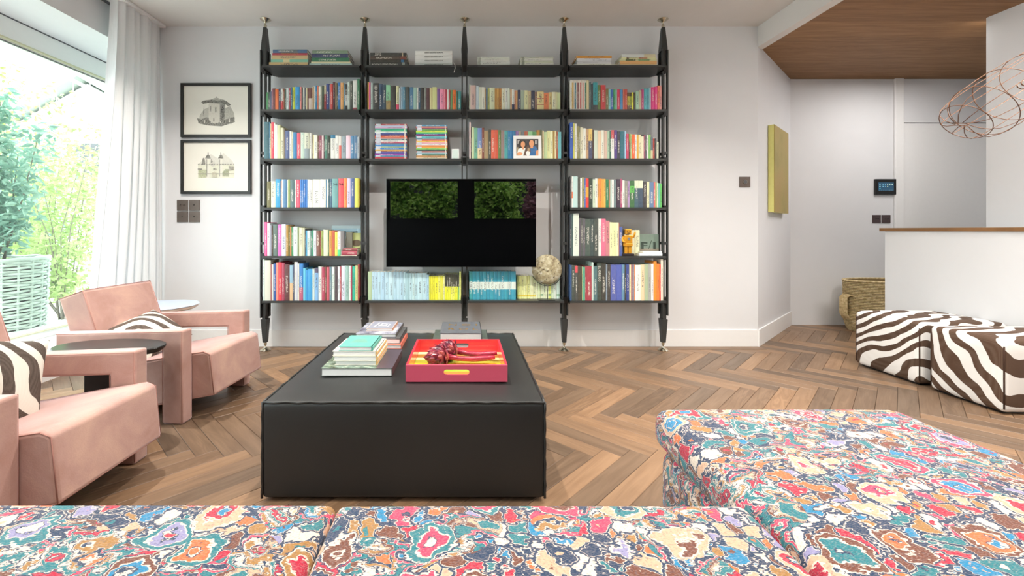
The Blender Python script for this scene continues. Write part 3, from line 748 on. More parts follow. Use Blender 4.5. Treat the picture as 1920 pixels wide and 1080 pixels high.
for bay in range(4):
    xa, xb = UX[bay] + 0.0258, UX[bay + 1] - 0.0258
    for k, z in enumerate(SHZ):
        if bay in (1, 2) and k in (3, 4): continue
        b = MB(); ch = 0.035
        pts = [(xa, YS0 - YU), (xb, YS0 - YU), (xb, YS1 - YU - ch), (xb - ch, YS1 - YU), (xa + ch, YS1 - YU), (xa, YS1 - YU - ch)]
        n = len(pts); b.add([(x, y, z - ST) for x, y in pts] + [(x, y, z) for x, y in pts], [tuple(range(n))[::-1], tuple(range(n, 2 * n))] + [(q, (q + 1) % n, (q + 1) % n + n, q + n) for q in range(n)])
        sh = b.obj('shelf', M['black_wood'], bk)
        for ex in (xa, xb):
            sg = 1 if ex == xa else -1
            b = MB(); b.prism([[( -.085, z - ST - .012), (.055, z - ST - .012), (.075, z), (.02, z + .026), (-.055, z + .026), (-.085, z + .004)]], 0, ex, ex + sg * 0.004); b.obj('shelf_end', M['black'], sh)

# wall-hung television on the middle upright
tv = thing('television', 'large black flat television hanging in the middle of the bookcase', 'television', (-0.032, 3.60, 1.082))
b = MB(); b.box(-.617, .617, 0, .032, -.3635, .363); b.obj('housing', M['black'], tv, bevel=0.002)
g = NT('television_glass'); g.set(Base_Color=(0.0006, 0.0007, 0.001, 1), Roughness=0.015); g.b.inputs['IOR'].default_value = 1.95; M['tvglass'] = g.m
b = MB(); b.box(-.614, .614, -.003, 0.001, -.3605, .3600); b.obj('screen', M['tvglass'], tv)
b = MB(); b.box(-.20, .20, .032, .05, -.15, .15); b.obj('wall_mount', M['black'], tv)

# ================================================================ BOOKS
PAL = dict(w='E6E9E4', c='E6DFB4', k='2A2A2C', g='35503F', G='3C8A55', l='B3C898', m='ACD6C6', t='2F8A92', T='1F5568', b='2170B8', B='27375F', s='35A0D8',
           p='B6D2DC', u='5A7FA8', r='C02F38', R='7A2638', o='EA7230', O='BE8A3C', y='E8D43C', Y='DAA63A', n='6A4032', N='B79C70', P='DE5898', h='E9ABA8', v='74489A',
           V='C2BCE0', a='8F9590', A='4C5456', f='DE6E54', q='D61C78')
PAL.update(C='E0E48C', x='A8C8DC', e='404A44', d='909A68', i='F4F4F0', j='CFE0DC')
NAMES = [('white', 'ECECEA'), ('cream', 'E6DEB0'), ('black', '252528'), ('dark green', '2F4B3A'), ('green', '3C8A55'), ('pale green', 'B3C898'), ('mint', 'ACD6C6'), ('teal', '2F8A92'),
         ('petrol blue', '1F5568'), ('blue', '2170B8'), ('navy', '27375F'), ('sky blue', '35A0D8'), ('pale blue', 'B6D2DC'), ('slate blue', '5A7FA8'), ('red', 'C02F38'), ('maroon', '7A2638'),
         ('orange', 'EA7230'), ('ochre', 'BE8A3C'), ('yellow', 'E8D43C'), ('brown', '6A4032'), ('tan', 'B79C70'), ('pink', 'E56AA0'), ('pale pink', 'E9B5B2'), ('purple', '74489A'),
         ('lavender', 'C2BCE0'), ('grey', '8F9590'), ('dark grey', '4C5456'), ('salmon', 'DE6E54'), ('magenta', 'D61C78'), ('olive', '6E6A40'), ('lime', 'C8D84A')]
def cname(h):
    a = [int(h[i:i + 2], 16) for i in (0, 2, 4)]
    return min(NAMES, key=lambda q: sum((a[i] - int(q[1][2 * i:2 * i + 2], 16)) ** 2 for i in range(3)))[0]
ORD = 'first second third fourth fifth sixth seventh eighth ninth tenth eleventh twelfth thirteenth fourteenth fifteenth sixteenth seventeenth eighteenth nineteenth twentieth'.split()
TENS = {20: 'twenty', 30: 'thirty', 40: 'forty'}
def ordn(n):
    if n <= 20: return ORD[n - 1]
    t, q = n // 10 * 10, n % 10
    return {30: 'thirtieth', 40: 'fortieth'}.get(n) or TENS[t] + '-' + ORD[q - 1]
seedc = [0]
def book_mb(b, x0, x1, z0, z1, yf, d, h, bands=(), lean=0.0):
    """upright book, spine towards the camera at y=yf, bands = (from, to, colour) fractions of the spine height"""
    w_ = x1 - x0; c = hx(h); seedc[0] += 1; sd = seedc[0]; g_ = min(0.0015, w_ * .12); pg = hx('E9E4D6')
    bl = min(0.0035, w_ * 0.16)
    xs = [(x0, 0), (x0 + w_ * .18, -bl * .75), ((x0 + x1) / 2, -bl), (x1 - w_ * .18, -bl * .75), (x1, 0)]
    cuts = sorted({0.0, 1.0} | {q for bd in bands for q in bd[:2]})
    def sh(z): return lean * (z - z0)
    for a, c2 in zip(cuts[:-1], cuts[1:]):
        cc = c
        for bd in bands:
            if bd[0] <= a + 1e-6 and c2 <= bd[1] + 1e-6: cc = hx(bd[2])
        za, zb = lerp(z0, z1, a), lerp(z0, z1, c2)
        vs = [(x + sh(za), yf + y + .002, za) for x, y in xs] + [(x + sh(zb), yf + y + .002, zb) for x, y in xs]
        fs = [(i, i + 1, i + 6, i + 5) for i in range(4)]
        us = [(sd + (x - x0) / w_ * .98 + .01) for x, y in xs]
        b.add(vs, fs, cc, 0, [[(us[i], a), (us[i + 1], a), (us[i + 1], c2), (us[i], c2)] for i in range(4)])
    def bx(xa, xb, ya, yb, za, zb, cc):
        vs = [(x + sh(z), y, z) for z in (za, zb) for y in (ya, yb) for x in (xa, xb)]
        b.add(vs, [(0, 2, 3, 1), (4, 5, 7, 6), (2, 6, 7, 3), (0, 4, 6, 2), (1, 3, 7, 5)], cc)
    bx(x0, x0 + g_, yf + .002, yf + d, z0, z1, c); bx(x1 - g_, x1, yf + .002, yf + d, z0, z1, c)
    bx(x0 + g_, x1 - g_, yf + .002, yf + d - .003, z0 + .002, z1 - .003, pg)
def hbook_mb(b, x0, x1, z0, z1, yf, d, h, bands=()):
    """book lying flat, spine towards the camera"""
    t = z1 - z0; c = hx(h); seedc[0] += 1; sd = seedc[0]; g_ = min(.0018, t * .15); bl = min(.003, t * .2); pg = hx('E9E4D6')
    zs = [(z0, 0), (z0 + t * .2, -bl * .75), ((z0 + z1) / 2, -bl), (z1 - t * .2, -bl * .75), (z1, 0)]
    cuts = sorted({0.0, 1.0} | {q for bd in bands for q in bd[:2]})
    for a, c2 in zip(cuts[:-1], cuts[1:]):
        cc = c
        for bd in bands:
            if bd[0] <= a + 1e-6 and c2 <= bd[1] + 1e-6: cc = hx(bd[2])
        xa, xb = lerp(x0, x1, a), lerp(x0, x1, c2)
        vs = [(xa, yf + y + .002, z) for z, y in zs] + [(xb, yf + y + .002, z) for z, y in zs]
        us = [(sd + (z - z0) / t * .98 + .01) for z, y in zs]
        b.add(vs, [(i, i + 5, i + 6, i + 1) for i in range(4)], cc, 0, [[(us[i], a), (us[i], c2), (us[i + 1], c2), (us[i + 1], a)] for i in range(4)])
    b.box(x0, x1, yf + .002, yf + d, z0, z0 + g_, c); b.box(x0, x1, yf + .002, yf + d, z1 - g_, z1, c)
    b.box(x0 + .003, x1 - .003, yf + .003, yf + d - .003, z0 + g_, z1 - g_, pg)

# rows read off the shelves: origin x, origin y, scale, start x, then "right edge, colour, top"
TB = '_T'  # marker
ROWS = {
 'A': (0, 1, 480, 20, 5.685, 110, 3.640, "130 G 870;152 A:4E6660 868;165 B:5A6A88 860;180 h:B07A90 830;205 n:7A4A50 828;240 o 835;262 B 830;288 w@0-.45:C83038 835;303 n:9A5038 830;322 g 833;350 w:DCE6E8 825;368 R:B04050 825;388 T:2F6E98 815;418 y:C8D43A 815;465 s:2E9FE0 812;486 h:F09A96 812;498 k 815;520 w:C8CCC8 815;528 B 820;548 c:E0D8B0 825;560 n:7A3028 825;600 w:D8C8BC@.55-1:6A3A34 825;618 N:DCC098 812;632 w 806;650 s:2F8AC0 800;668 f:DC7A60 802;700 w:DCE0D0 810;726 g 802;748 R:A83A38@.65-1:D8D0B0 795;782 B:2F4690 780;792 w 792;818 r:E04A48 780;845 R:4A1F38 760;858 N 765;872 A:55584A 770;900 b:1F78C0 766;935 Y:E8B070 768;950 u:5F88A0 775;975 k@.2-.6:D8DCD8 785;1002 w:D0DCD4 760;1032 e 750;1078 w@0-.1:A03A50 742;1112 G:2F7A58 728"),
 'B': (0, 2, 480, 200, 5.685, 66, 3.630, "88 a:A8B0B0 180;138 T:1F5A68 163;152 T:28688A 165;162 c 180;192 r:D8405A 165;205 w 170;232 w 190;262 l:CDD2A8 195;296 c:D8D8BC 225;312 n:6A5A50 240;355 u:47588A 255;380 w 262;396 c:D0CCB0 265;436 b:1F7AB0 272;474 r:D84A64 280;515 m:BFD8CC 275;570 m:CFD4C0@0-.4:8A9AA0 278;592 w 280;604 k:5A4A48 300;620 c 300;655 w:E4ECE0 300;670 n 308;700 R:8A3A58 308;722 w:E0C8CC 308;735 k 305;758 g:3A7A68 305;792 k:2C3C34 308;846 w@.86-1:2478A0 302;884 w 308;910 r:E07068@.6-1:E8E8E4 312;960 a:93A4AE 318;1008 h:F0D2E2 308;1045 u:4A84B0 312;1080 u:4F78A0 308;1112 a:A8B4BC 320"),
 'C': (0, 3, 480, 200, 5.685, 115, 3.630, "155 N:6E6A40 798;208 w:DDE2D0 795;262 s:1C98CC 772;274 n:9A5048 790;290 w 775;330 u:4A7CA8 775;340 w 778;362 l:9CB070 775;412 A:4A6A70 778;426 w 778;470 r:DC5070@.0-.85:DC5070 778;490 b:2A74C4 776;509 b:2F7CCC 776;528 b:2A74C4 776;548 b:2F7CCC 776;568 w 775;606 w 778;688 w:ECF2E8 776;745 w 775;755 b:2F88B8 775;770 w 775;785 T:2F5A68 770;812 u:3F6480 770;876 t:6CA2A4 768;938 r:E2505C 766;968 o:F2924E 764;1010 V:D4CCEE 764;1050 B:3F5C98 764;1090 y:DCE060 762;1112 Y:B8A020 765"),
 'D': (0, 4, 480, 390, 5.685, 76, 3.632, "120 P:EA5A9A 150;148 w:E4E8F0 162;165 a:9A9CB0 182;180 k:504038 190;232 A:566E6A 175;272 P:D866B8 175;318 V:CFD8EA 172;345 O:B08A40 180;362 d:606A30 195;376 o:D08048 200;398 G 205;442 w:DCEEE8 198;460 l:8A9A70 205;500 c:E0E2C4 210;520 c:C8CCB0 212;528 k 225;545 s:3FA0D0 240;578 w:D0E6E0 240;598 g:4A7A70 240;612 g:1F8A68 235;642 w:DCE6F0 238;684 n:7A4A40 245;692 r:B03838 240;718 d:8FA048 240;766 c:E8EECC 232;780 G:3F7A58 235;808 Y:E2A24E 240;840 n:C2583E 238;868 y:F0E060 255;902 w:E8ECF4@0-.25:50D890 248"),
 'E': (0, 5, 480, 390, 5.685, 66, 3.608, "92 m:CFE4DC 545;155 c:D6DACC 555;165 R:A04848 600;185 w:D8DED8 600;214 b:2450A0 590;240 r:F08878 580;274 r:DA2C48 578;304 R:A83858 585;358 R:561E28 600;395 p:90B8D0@0-.5:D8B890 610;408 B 605;425 w 575;445 V:C4C8D8 575;460 w:E4E6D8 590;502 b:2A80CC@.0-.35:B85878 590;530 s:60C4E4 640;556 s:2090D4 660;600 s:2A9AD8 650;624 j 650;664 p:80B4E4@.85-1:504868 640;700 w 625;735 R:AC3456 632;752 n 628;782 r:C65468 630;805 u:6C90A0 628;838 w:DCEEE8 628;870 k:4A3E48 625;895 w:E0E8F0 625;908 R:B04858 625;952 V:D8DEEE 615;992 m:94BAB4 615;1012 w 618;1024 R:A83858 620;1058 G:1CB89C 622;1085 l:C4C488 612;1112 r:B04448 605"),
 'F': (1, 1, 670, 20, 5.685, 110, 3.640, "122 Y:E8C04A 758;140 P:DC5A94 765;168 m:B2C8C4 768;230 k:2A2C30 772;268 B:234668 780;306 B:2C4860 788;354 m:90D4A8@0-.4:A8905A 792;412 k:343434 800;444 c:DCDCB0@0-.25:E03A68 802;462 p:BCC8D0 825;484 p:A8C8DC 812;512 t:4A8AA8 812;555 e:404848 812;598 u:4C80A8 815;634 m:9CC2B8 818;650 w 820;672 B:205478 822;712 k 820;735 a 815;772 R:502430 825;798 N:DCD49C 822;850 C:DCE09C 815;880 v:7E4E9C 832;922 h:F296B8 835;942 h:EE88A0 838;956 R:C42448 840;980 w 840;990 r 842;1016 G:6CA46E 845;1052 o:EC7420 845;1070 g:3C6A58 858;1106 t:2E9296 860"),
 'G': (2, 1, 860, 20, 5.685, 113, 3.640, "125 w:D2DAC2 785;182 h:D8BAB4 795;215 p:C8DAE4 802;245 w:D6DCCA 815;280 w:E8E8D8 815;292 N 830;308 u:4A7AA4 826;330 l:B8BA6A 825;385 c:DCE4C0 820;405 O:BA8A3C 828;432 O:D0A254 828;458 O:C88E48 828;498 w:E8EAD2 830;522 w 826;550 m:D6E0D2 825;568 N:E8BC8C 835;595 w@0-.3:28305A 838;612 f:D89478 850;628 O:D8A868 850;662 B:323458 845;700 m:A6B8A4 850;742 c:E0E2B4 850;772 N:CABA94 855;812 B:283052 852;838 n:8A6A5A 865;908 c:E8DA9E@.30-.33:B03038@.62-.65:B03038 862;960 f:E88654 875;995 N:DAC486 870;1036 c:E6E8C8 866;1056 c:D8DCAC 868;1085 l:CCDCA8 872"),
 'H': (2, 2, 860, 200, 5.685, 113, 3.630, "130 w:E4CCCC 165;138 k 215;165 l:C6D8AC 218;202 m:70B094 225;248 u:6A8AC2@0-.35:E0CCA0 228;272 R:7E3828 225;318 N:A28A62 255;346 k:403E30 245;384 f:DC5A3C 248;422 f:D45232 248;452 d:5E7838 250;488 a:927C7A 252;524 t:40A2A4 255;550 b:1F82B4 255;578 b:2078B4 258;608 t:2078A8 258;640 v:9470AC 258;665 a:A09480 260;700 a:6E767C 262;738 n:A85032 262;790 l:96CC98 264;830 G:4A8A50 266;865 O:B27E28 250;890 d:606848 248;910 N:DACCA4 255;942 l:C6DCA8 268;975 c:E2E4A6 255;1005 c:F0F2C4 258;1022 O:AA8A3C 260;1042 c:E8DEB0 255;1060 n:A45638 265;1094 t:60B2BC 268"),
 'I': (1, 5, 670, 480, 5.685, 112, 3.652, "155 l:B6D0AA 168;182 p:BADCEC 168;218 p:B4D4E8 170;255 p:B8DAEA 170;292 p:B0D4EA 170;338 p:BADCEC 168;385 p:C0E0EC 169;418 p:B4D8EA 170;455 p:BADCEC 168;490 p:B4D6E8 168;518 p:BCE0EC 168;552 p:A4CAD4 180;585 p:BADCE6 182;612 j:C4E2E6 184;640 p:BADCE6 184;695 p:C0E2EC 182;740 p:BCDDE8 180;765 p:A8CCE0 198;785 y:D8D820 215;805 y:E8E424 216;825 y:E0DE20 216;860 y:EEEC28 215;888 C:E8E868 210;915 y:DCDC40 208;932 C:E6EA9C 212;955 y:EAEC20@.52-1:2E3020 195;975 y:E8EC28@.52-1:33361F 195;995 y:E4E830@.52-1:2E3020 195;1018 C:EEF06A@.52-1:363A24 195;1040 C:ECF058@.52-1:2E3020 195;1072 y:E8EC30@.52-1:2A2C20 195;1088 G:8CC468@.52-1:3A3C2C 200;1106 C:E6F088 165"),
 'J': (2, 5, 860, 460, 5.141, 103, 3.664, "134 t:2A9AA0 250;172 t:1E98B0 250;204 t:2A9CB4 250;236 t:1C90A8 250;270 t:2A98B0 250;304 t:1E94B0 250;342 t:2296AC 250;376 t:1E90AC 250;408 t:2A98B0 250;440 t:1E94B0 250;478 t:2296AC 250;508 t:1E90AC 250;552 t:2A98B4 250"),
 'J2': (2, 5, 860, 460, 5.141, 566, 3.700, "578 C:DCE090 295;604 C:E4E89C 293;630 C:E0E4A0 293;660 C:E8ECA8 293;690 C:E4E8A0 294;720 c:E4E8BC 300;745 c:DCE2B4 300;765 c:E6ECC8 302;790 l:D4E2B4 302;815 c:E2EACC 304;840 c:DDE6C4 304;868 c:E6EEC8 306;890 C:E0E880 306;915 l:D4E6C8 308;945 w:DDE8DC 310;978 m:C8E0D8 312"),
 'K': (3, 1, 1050, 20, 5.685, 110, 3.640, "130 w:F0EEE4 740;145 Y:E0B85A@0-.06:F0EEE4@.92-1:F0EEE4 740;158 w:F0EEE4 741;172 u:4A8AA0@0-.06:F0EEE4@.92-1:F0EEE4 741;186 w:F0EEE4 741;200 R:8A4A48@0-.06:F0EEE4@.92-1:F0EEE4 741;214 w:F0EEE4 741;228 r:C24A44@0-.06:F0EEE4@.92-1:F0EEE4 741;242 w:F0EEE4 741;255 h:E8A49A@0-.06:F0EEE4@.92-1:F0EEE4 741;268 w:F0EEE4 741;282 G:4A8A70@0-.06:F0EEE4@.92-1:F0EEE4 741;310 c:E4D8A8 742;332 A:4A6A6E 760;355 A:40484C 782;402 t:30A2AC@0-.2:3A3E40 765;434 d:5C7A38 792;488 r:C8323C 792;518 N:7E7246 830;540 m:90D8DA 835;570 b:2462B4 840;592 G:40A462 840;610 m:8CC8B8 840;638 r:DE2C5C 840;670 b:4092CC 840;690 f:D87860 840;718 r:C84A3A 838;745 k:604A2A@.3-.8:C8C040 874;766 k:504828@.3-.8:A8B838 874;785 y:E8E438 870;808 k:403A34 872;842 l:ACD2B4 858;870 N:C4BC9E 850;895 P:C43C7C 838;925 t:4CB4C0 830;955 t:54A8BA 828;970 p 822;1008 q:E01C80 815;1040 q:E8288A 810;1062 f:F47C54 798;1084 h:F09C94 800"),
 'L': (3, 2, 1050, 200, 5.685, 108, 3.630, "140 b:2456B2 168;158 C:C6C45A 178;180 w 180;200 d:8A8656 208;215 g:7A7A58 208;248 c:DEDCC0 222;278 w:E8EAE0 230;305 N:C09A74 238;345 B:3C4468@.6-1:E8C870 235;362 k:44281C 245;402 c:CEDACA 252;438 f:E8CCAC 255;470 w:E6E8D8 252;505 N:D8BCAC 258;530 l:AECCB0 258;545 g:306452 260;578 w@.7-1:C85058 250;610 v:50388A 250;642 B:2F3044 262;690 T:10687A 262;705 p:A6C8E8 262;735 r:CA3864 288;752 k:42402E@.7-1:78A038 290;768 l:C0CC8C 292;798 o:F06220 295;820 w 296;840 Y:E0AA3C 300;865 c:E8E2BC 300;895 c:E8E6C8@.93-1:2E2E28 300;910 R:9A4A68 302;925 A:504A5A 305;945 w 303;968 G:80C266 300;992 a:606E78@0-.4:D0C8A0 325;1010 r:BA3832 340;1030 k 340;1052 w:D4D8C0 375"),
 'M': (3, 3, 1050, 200, 5.685, 110, 3.630, "125 k:322A30 740;138 w@.3-.5:E87848 740;190 p:BADAD8 742;216 k:3A3832 750;235 w 760;262 d:9E986A 752;275 b:3C68B4 765;306 r:F0302C@.35-.7:F0A030 765;350 g:20362E 762;378 c:CEDCC2 775;402 w 765;418 Y:E0A048 768;440 o:F08A32 765;465 Y:E8A238 770;488 Y:EEB450 770;520 G:127A4A 775;535 N:C08860 775;552 p:A8C8C0 778;575 w 776;600 a:6E8488 778;645 k:301838 772;665 R:B04C74 768;690 w 785;722 a:8C8C84 790;745 V:B292C4 792;795 g:326A3A@.55-.8:5CB850 788;838 T:385A6A@.72-1:E0E8CC 788;885 T:304862@.72-1:E0E8CC 788;925 k:302E38 800;955 c:E2E0B4 800;1000 u:5F80AA 805;1018 r:D86870 805;1034 l:A0C070 808;1050 w 812;1068 m:58B8A0 815;1086 G:5FC262 820"),
 'N': (3, 4, 1050, 390, 5.685, 108, 3.632, "122 k:1F2A3C 65;142 A:3C5656 62;202 j:DCE8DC 58;222 A:544E5A 108;246 A:4A5050 108;270 A:56525C 110;325 A:40524C 115;362 A:304446 115;408 e:3A4442 115;440 w 112;488 r:DA6C8E 112;530 f:CA7C86 135;562 c:EAECB6 152;600 c:E4E8B0 154;628 c:E8EAC0 154;634 R:A83848 158;668 u:4058A0 200"),
 'O': (3, 5, 1050, 390, 5.685, 108, 3.608, "125 b:1F4C86 610;160 e:303E3A 612;190 k:404444@.8-1:E84A58 615;235 k:3A3428 620;245 l:C8DCA8 625;268 G:50AC8C 630;282 R:B04050 622;340 R:A42E42 620;358 m:C4DAD2 578;398 T:486E74 620;442 g:2C3C34 590;490 k:2A2822 590;505 a:8090A0 600;540 k:342E2C 600;600 v:4E5CAA 605;660 B:4A5CB2 605;690 u:5A8AAA 605;706 k 608;740 b:1F3A8A 600;758 c:E8E0B0 605;775 R:A86870 605;790 u:6890B0 605;800 o:E08A50 605;862 w:F0F2EA 608;902 N:E8D2AC 605;942 l:AABC9C 600;970 a:A8AAA4 600;1000 i:F2F4F8 595;1032 o:F08E1C 570;1062 o:F47E24 595;1076 r:E03A30 598;1100 w:E4DCCC 545;1110 A:6E6860 548"),
}
BAYN = ['leftmost bay', 'second bay', 'third bay', 'rightmost bay']
SHN = ['top shelf', 'second shelf', 'third shelf', 'fourth shelf', 'fifth shelf', 'bottom shelf']
SPECT = {('F', 4): ('RED SPARROW', 'w', DOWN, .62), ('B', 15): ('MUSSO', 'w', DOWN, .34), ('C', 24): ('36', 'k', FACE, .62), ('C', 25): ('36', 'k', FACE, .62), ('O', 11): ('EL GRECO', 'w', DOWN, .42),
         ('L', 1): ('ATLAS', 'w', UPW, .3)}
M['ink_w'] = simple('white_print', 'F0EEE6', 0.6, noise=0.0); M['ink_k'] = simple('black_print', '1E2226', 0.6, noise=0.0); M['ink_gold'] = simple('gold_foil', 'C79A4A', 0.35, metal=0.8)
BK = []
for rk, (bay, shk, ox, oy, scl, xs, yf, data) in ROWS.items():
    cl, cr = UX[bay] + 0.028, UX[bay + 1] - 0.028
    prev = xs; items = data.split(';'); z0 = SHZ[shk] + 0.0006
    rr = random.Random(sum(map(ord, rk)))
    recs = []
    for k, it in enumerate(items):
        p_ = it.split(); xr = float(p_[0]); spec = p_[1]; top = float(p_[2])
        bands = [tuple(q) for q in []]
        sp = spec.split('@'); hcol = sp[0].split(':')[1] if ':' in sp[0] else PAL[sp[0]]
        bands = []
        for q in sp[1:]:
            rg, cc = q.split(':'); a_, b_ = rg.split('-'); bands.append((float(a_), float(b_), cc))
        if rk == 'J': bands = [(.36, .62, 'D8E4DC')]
        if rk == 'J2': bands = [(.10, .17, 'E0C840')] if k < 7 else [(.15, .22, '6AA078')] if k % 3 == 0 else []
        y_ = yf + rr.uniform(0, 0.006)
        xa = (ox + prev / scl - 872) / F * y_; xb = (ox + xr / scl - 872) / F * y_
        ztop = HC - (oy + top / scl - 432) / F * y_
        prev = xr
        xa = max(xa, cl); xb = min(xb, cr) - 0.0004
        if xb - xa < 0.0025: continue
        dep = min(0.135 + rr.random() * .055, 3.836 - y_)
        if rk in 'J2': dep = min(dep, .125)
        if xa < UX[bay] + .033 or xb > UX[bay + 1] - .033: pass
        recs.append(dict(row=rk, i=k + 1, n=len(items), bay=bay, sh=shk, xa=xa, xb=xb, z0=z0, z1=ztop, y=y_, d=dep, h=hcol, bands=bands))
    for q, r_ in enumerate(recs):
        r_['i'] = q + 1 if rk != 'J2' else q + 14
        r_['prev'] = recs[q - 1]['h'] if q else None; r_['next'] = recs[q + 1]['h'] if q + 1 < len(recs) else None
    BK += recs
FLATN = 18
BK.sort(key=lambda r_: (r_['xb'] - r_['xa']) * (r_['z1'] - r_['z0']), reverse=True)
NB = 262
def blabel(r_):
    c = cname(r_['h']); w_ = r_['xb'] - r_['xa']; hgt = r_['z1'] - r_['z0']
    kind = 'thick ' if w_ > .032 else 'slim ' if w_ < .014 else ''
    kind = ('tall ' if hgt > .262 else 'short ' if hgt < .19 else '') or kind
    extra = ''
    if (r_['row'], r_['i']) == ('F', 4): extra = ' with white title'
    if r_['row'] == 'J': return f"teal book with pale middle band, {ordn(r_['i'])} from the left of the teal set"
    a, b_ = (cname(r_['prev']) if r_['prev'] else None), (cname(r_['next']) if r_['next'] else None)
    return f"{kind}{c} book, {ordn(r_['i'])} from the left on the {SHN[r_['sh']]}, {BAYN[r_['bay']]}"
for r_ in BK[:NB]:
    b = MB(); cx = (r_['xa'] + r_['xb']) / 2
    book_mb(b, r_['xa'] - cx, r_['xb'] - cx, 0, r_['z1'] - r_['z0'], 0, r_['d'], r_['h'], r_['bands'])
    o = b.obj('book', M['book'], loc=(cx, r_['y'], r_['z0']))
    tag(o, blabel(r_), 'book', f"books on the {SHN[r_['sh']]} of the {BAYN[r_['bay']]}")
    sp = SPECT.get((r_['row'], r_['i']))
    if sp:
        o.data.update(); wd = r_['xb'] - r_['xa']; hh = r_['z1'] - r_['z0']
        for uv in o.data.uv_layers[0].data: uv.uv = (-1, -1)
        if sp[2] is FACE: text('title', sp[0], 0.026, FACE, (0, -.0026, hh * .80), M['ink_' + sp[1]], o, width=wd * .74)
        else: text('title', sp[0], wd * .72, sp[2], (0, -.0026, hh * (.60 if sp[0] == 'RED SPARROW' else .72)), M['ink_' + sp[1]], o, width=hh * sp[3])
b = MB()
for r_ in BK[NB:]: book_mb(b, r_['xa'], r_['xb'], r_['z0'], r_['z1'], r_['y'], r_['d'], r_['h'], r_['bands'])
tag(b.obj('thin_books', M['book']), 'thinnest slim books scattered between the wider ones on all the shelves', 'books', kind='stuff')

# ---- piles lying flat on the top shelf: px left, right, top, bottom, colour, bands, y front
def pile(name_, cat, where, base, items, group, z0, titles=None, nm='book'):
    out = []
    for i, it in enumerate(items):      # listed bottom to top: (x0px, x1px, thickness, colour, yf, depth, bands)
        x0, x1, t_, h, yf, d, bands = it
        xa, xb = (x0 - 872) / F * yf, (x1 - 872) / F * yf; cx = (xa + xb) / 2
        b = MB(); hbook_mb(b, xa - cx, xb - cx, 0, t_ - .0005, 0, d, h, bands); o = b.obj(nm, M['book'], loc=(cx, yf, z0 + .0005))
        pos = 'bottom' if i == 0 else 'topmost' if i == len(items) - 1 else ordn(len(items) - i) + ' from the top'
        tag(o, f"{cname(h)} {cat}, {pos} of {where}", cat, group); out.append((o, xb - xa, t_, z0)); z0 += t_
    return out
z = SHZ[0] + .0003
def clear_uv(o):
    for uv in o.data.uv_layers[0].data: uv.uv = (-1, -1)
p1 = pile('', 'book', 'the left pile up top, leftmost bay', 0, [
    (504.5, 577, .0375 * .9, 'D2B47E', 3.625, .19, []), (508, 578, .030 * .9, '7CC0A8', 3.635, .18, [(.33, .5, 'D8CFA0')]), (509, 576.5, .040 * .9, 'C8AC7C', 3.64, .18, []),
    (510.5, 576, .021 * .9, 'A81F38', 3.64, .18, []), (511.5, 576, .033 * .9, '2F5A86', 3.64, .18, [(.22, .72, '55606A')])], 'books lying flat on the top shelf', z)
p2 = pile('', 'book', 'the right pile up top, leftmost bay', 0, [
    (580, 660, .027 * .9, 'B8CFCB', 3.625, .19, []), (583.5, 657, .018 * .9, 'E2DCB4', 3.63, .19, []), (584, 654.5, .038 * .9, '17704A', 3.635, .19, []),
    (584.5, 653, .037 * .9, '27305E', 3.635, .19, []), (585.5, 652, .033 * .9, '7C947C', 3.64, .19, [])], 'books lying flat on the top shelf', z)
p3 = pile('', 'book', 'the dark pile up top, second bay', 0, [
    (693, 764, .040 * .95, '2C3030', 3.640, .17, [(.0, .02, '8A8E88'), (.86, .93, '9AA09C')]), (694, 763, .024 * .95, '2A2622', 3.640, .17, [(.84, .92, '2A70A0')]),
    (694, 762, .028 * .95, '4A372C', 3.64, .17, [(.84, 1, '7A3A2A')]), (694, 762, .033 * .95, '2A2C2C', 3.642, .17, [(.88, .91, 'C8B89A')])], 'books lying flat on the top shelf', z)
p4 = pile('', 'book', 'the white pile up top, second bay', 0, [
    (778.5, 848, .0335, 'C9CECB', 3.640, .17, []), (778.5, 848, .0315, 'E8EAE8', 3.640, .17, []), (778.5, 848, .0345, 'ECEEEC', 3.640, .17, []), (778.5, 848, .0345, 'EEF0EE', 3.640, .17, [])], 'books lying flat on the top shelf', z)
for (o, wd, t_, _), s_ in zip(p4, ('GREAT ESCAPES AFRICA', 'GREAT ESCAPES ASIA', 'GREAT ESCAPES ITALY', 'GREAT ESCAPES EUROPE')):
    clear_uv(o); text('title', s_, t_ * .42, FACE, (0.0, -.0026, t_ * .5), M['ink_k'], o, width=wd * .5)
o, wd, t_, _ = p3[0]; clear_uv(o); text('title', 'I BRONZI DEGLI ETRUSCHI', t_ * .5, UPSD, (-wd * .1, -.0026, t_ * .5), M['ink_w'], o, width=wd * .68)
o, wd, t_, _ = p3[3]; clear_uv(o); text('title', 'NEXT\nCITTA', t_ * .46, FACE, (-wd * .28, -.0026, t_ * .5), M['ink_w'], o, width=wd * .18)
o, wd, t_, _ = p1[3]; clear_uv(o); text('title', 'PERRAULT', t_ * .8, FACE, (0, -.0026, t_ * .5), M['ink_gold'], o, width=wd * .5)
b = MB(); x_ = (850 - 872) / F * 3.64; b.tube([(x_ - .01, 3.66, z + .05), (x_ + .004, 3.635, z + .03), (x_ + .014, 3.592, z - .002), (x_ + .016, 3.590, z - .03), (x_ + .006, 3.590, z - .065)], .0016, 5)
rb = b.obj('ribbon', M['ink_w'], p4[1][0]); rb.matrix_parent_inverse = Matrix.Translation(-Vector(p4[1][0].location))
jr = random.Random(3)
pile('', 'journal', 'the left pile, third bay top shelf', 0, [(895 + jr.uniform(-.5, 1), 956 + jr.uniform(-1, 1), .0105, jr.choice(['DDE2D8', 'E4E6DE', 'D4D8CC', 'E8EAE6']), 3.64, .16, [(.02, .10, 'A9ADA2')]) for _ in range(8)], 'white journals on the top shelf', z, nm='journal')
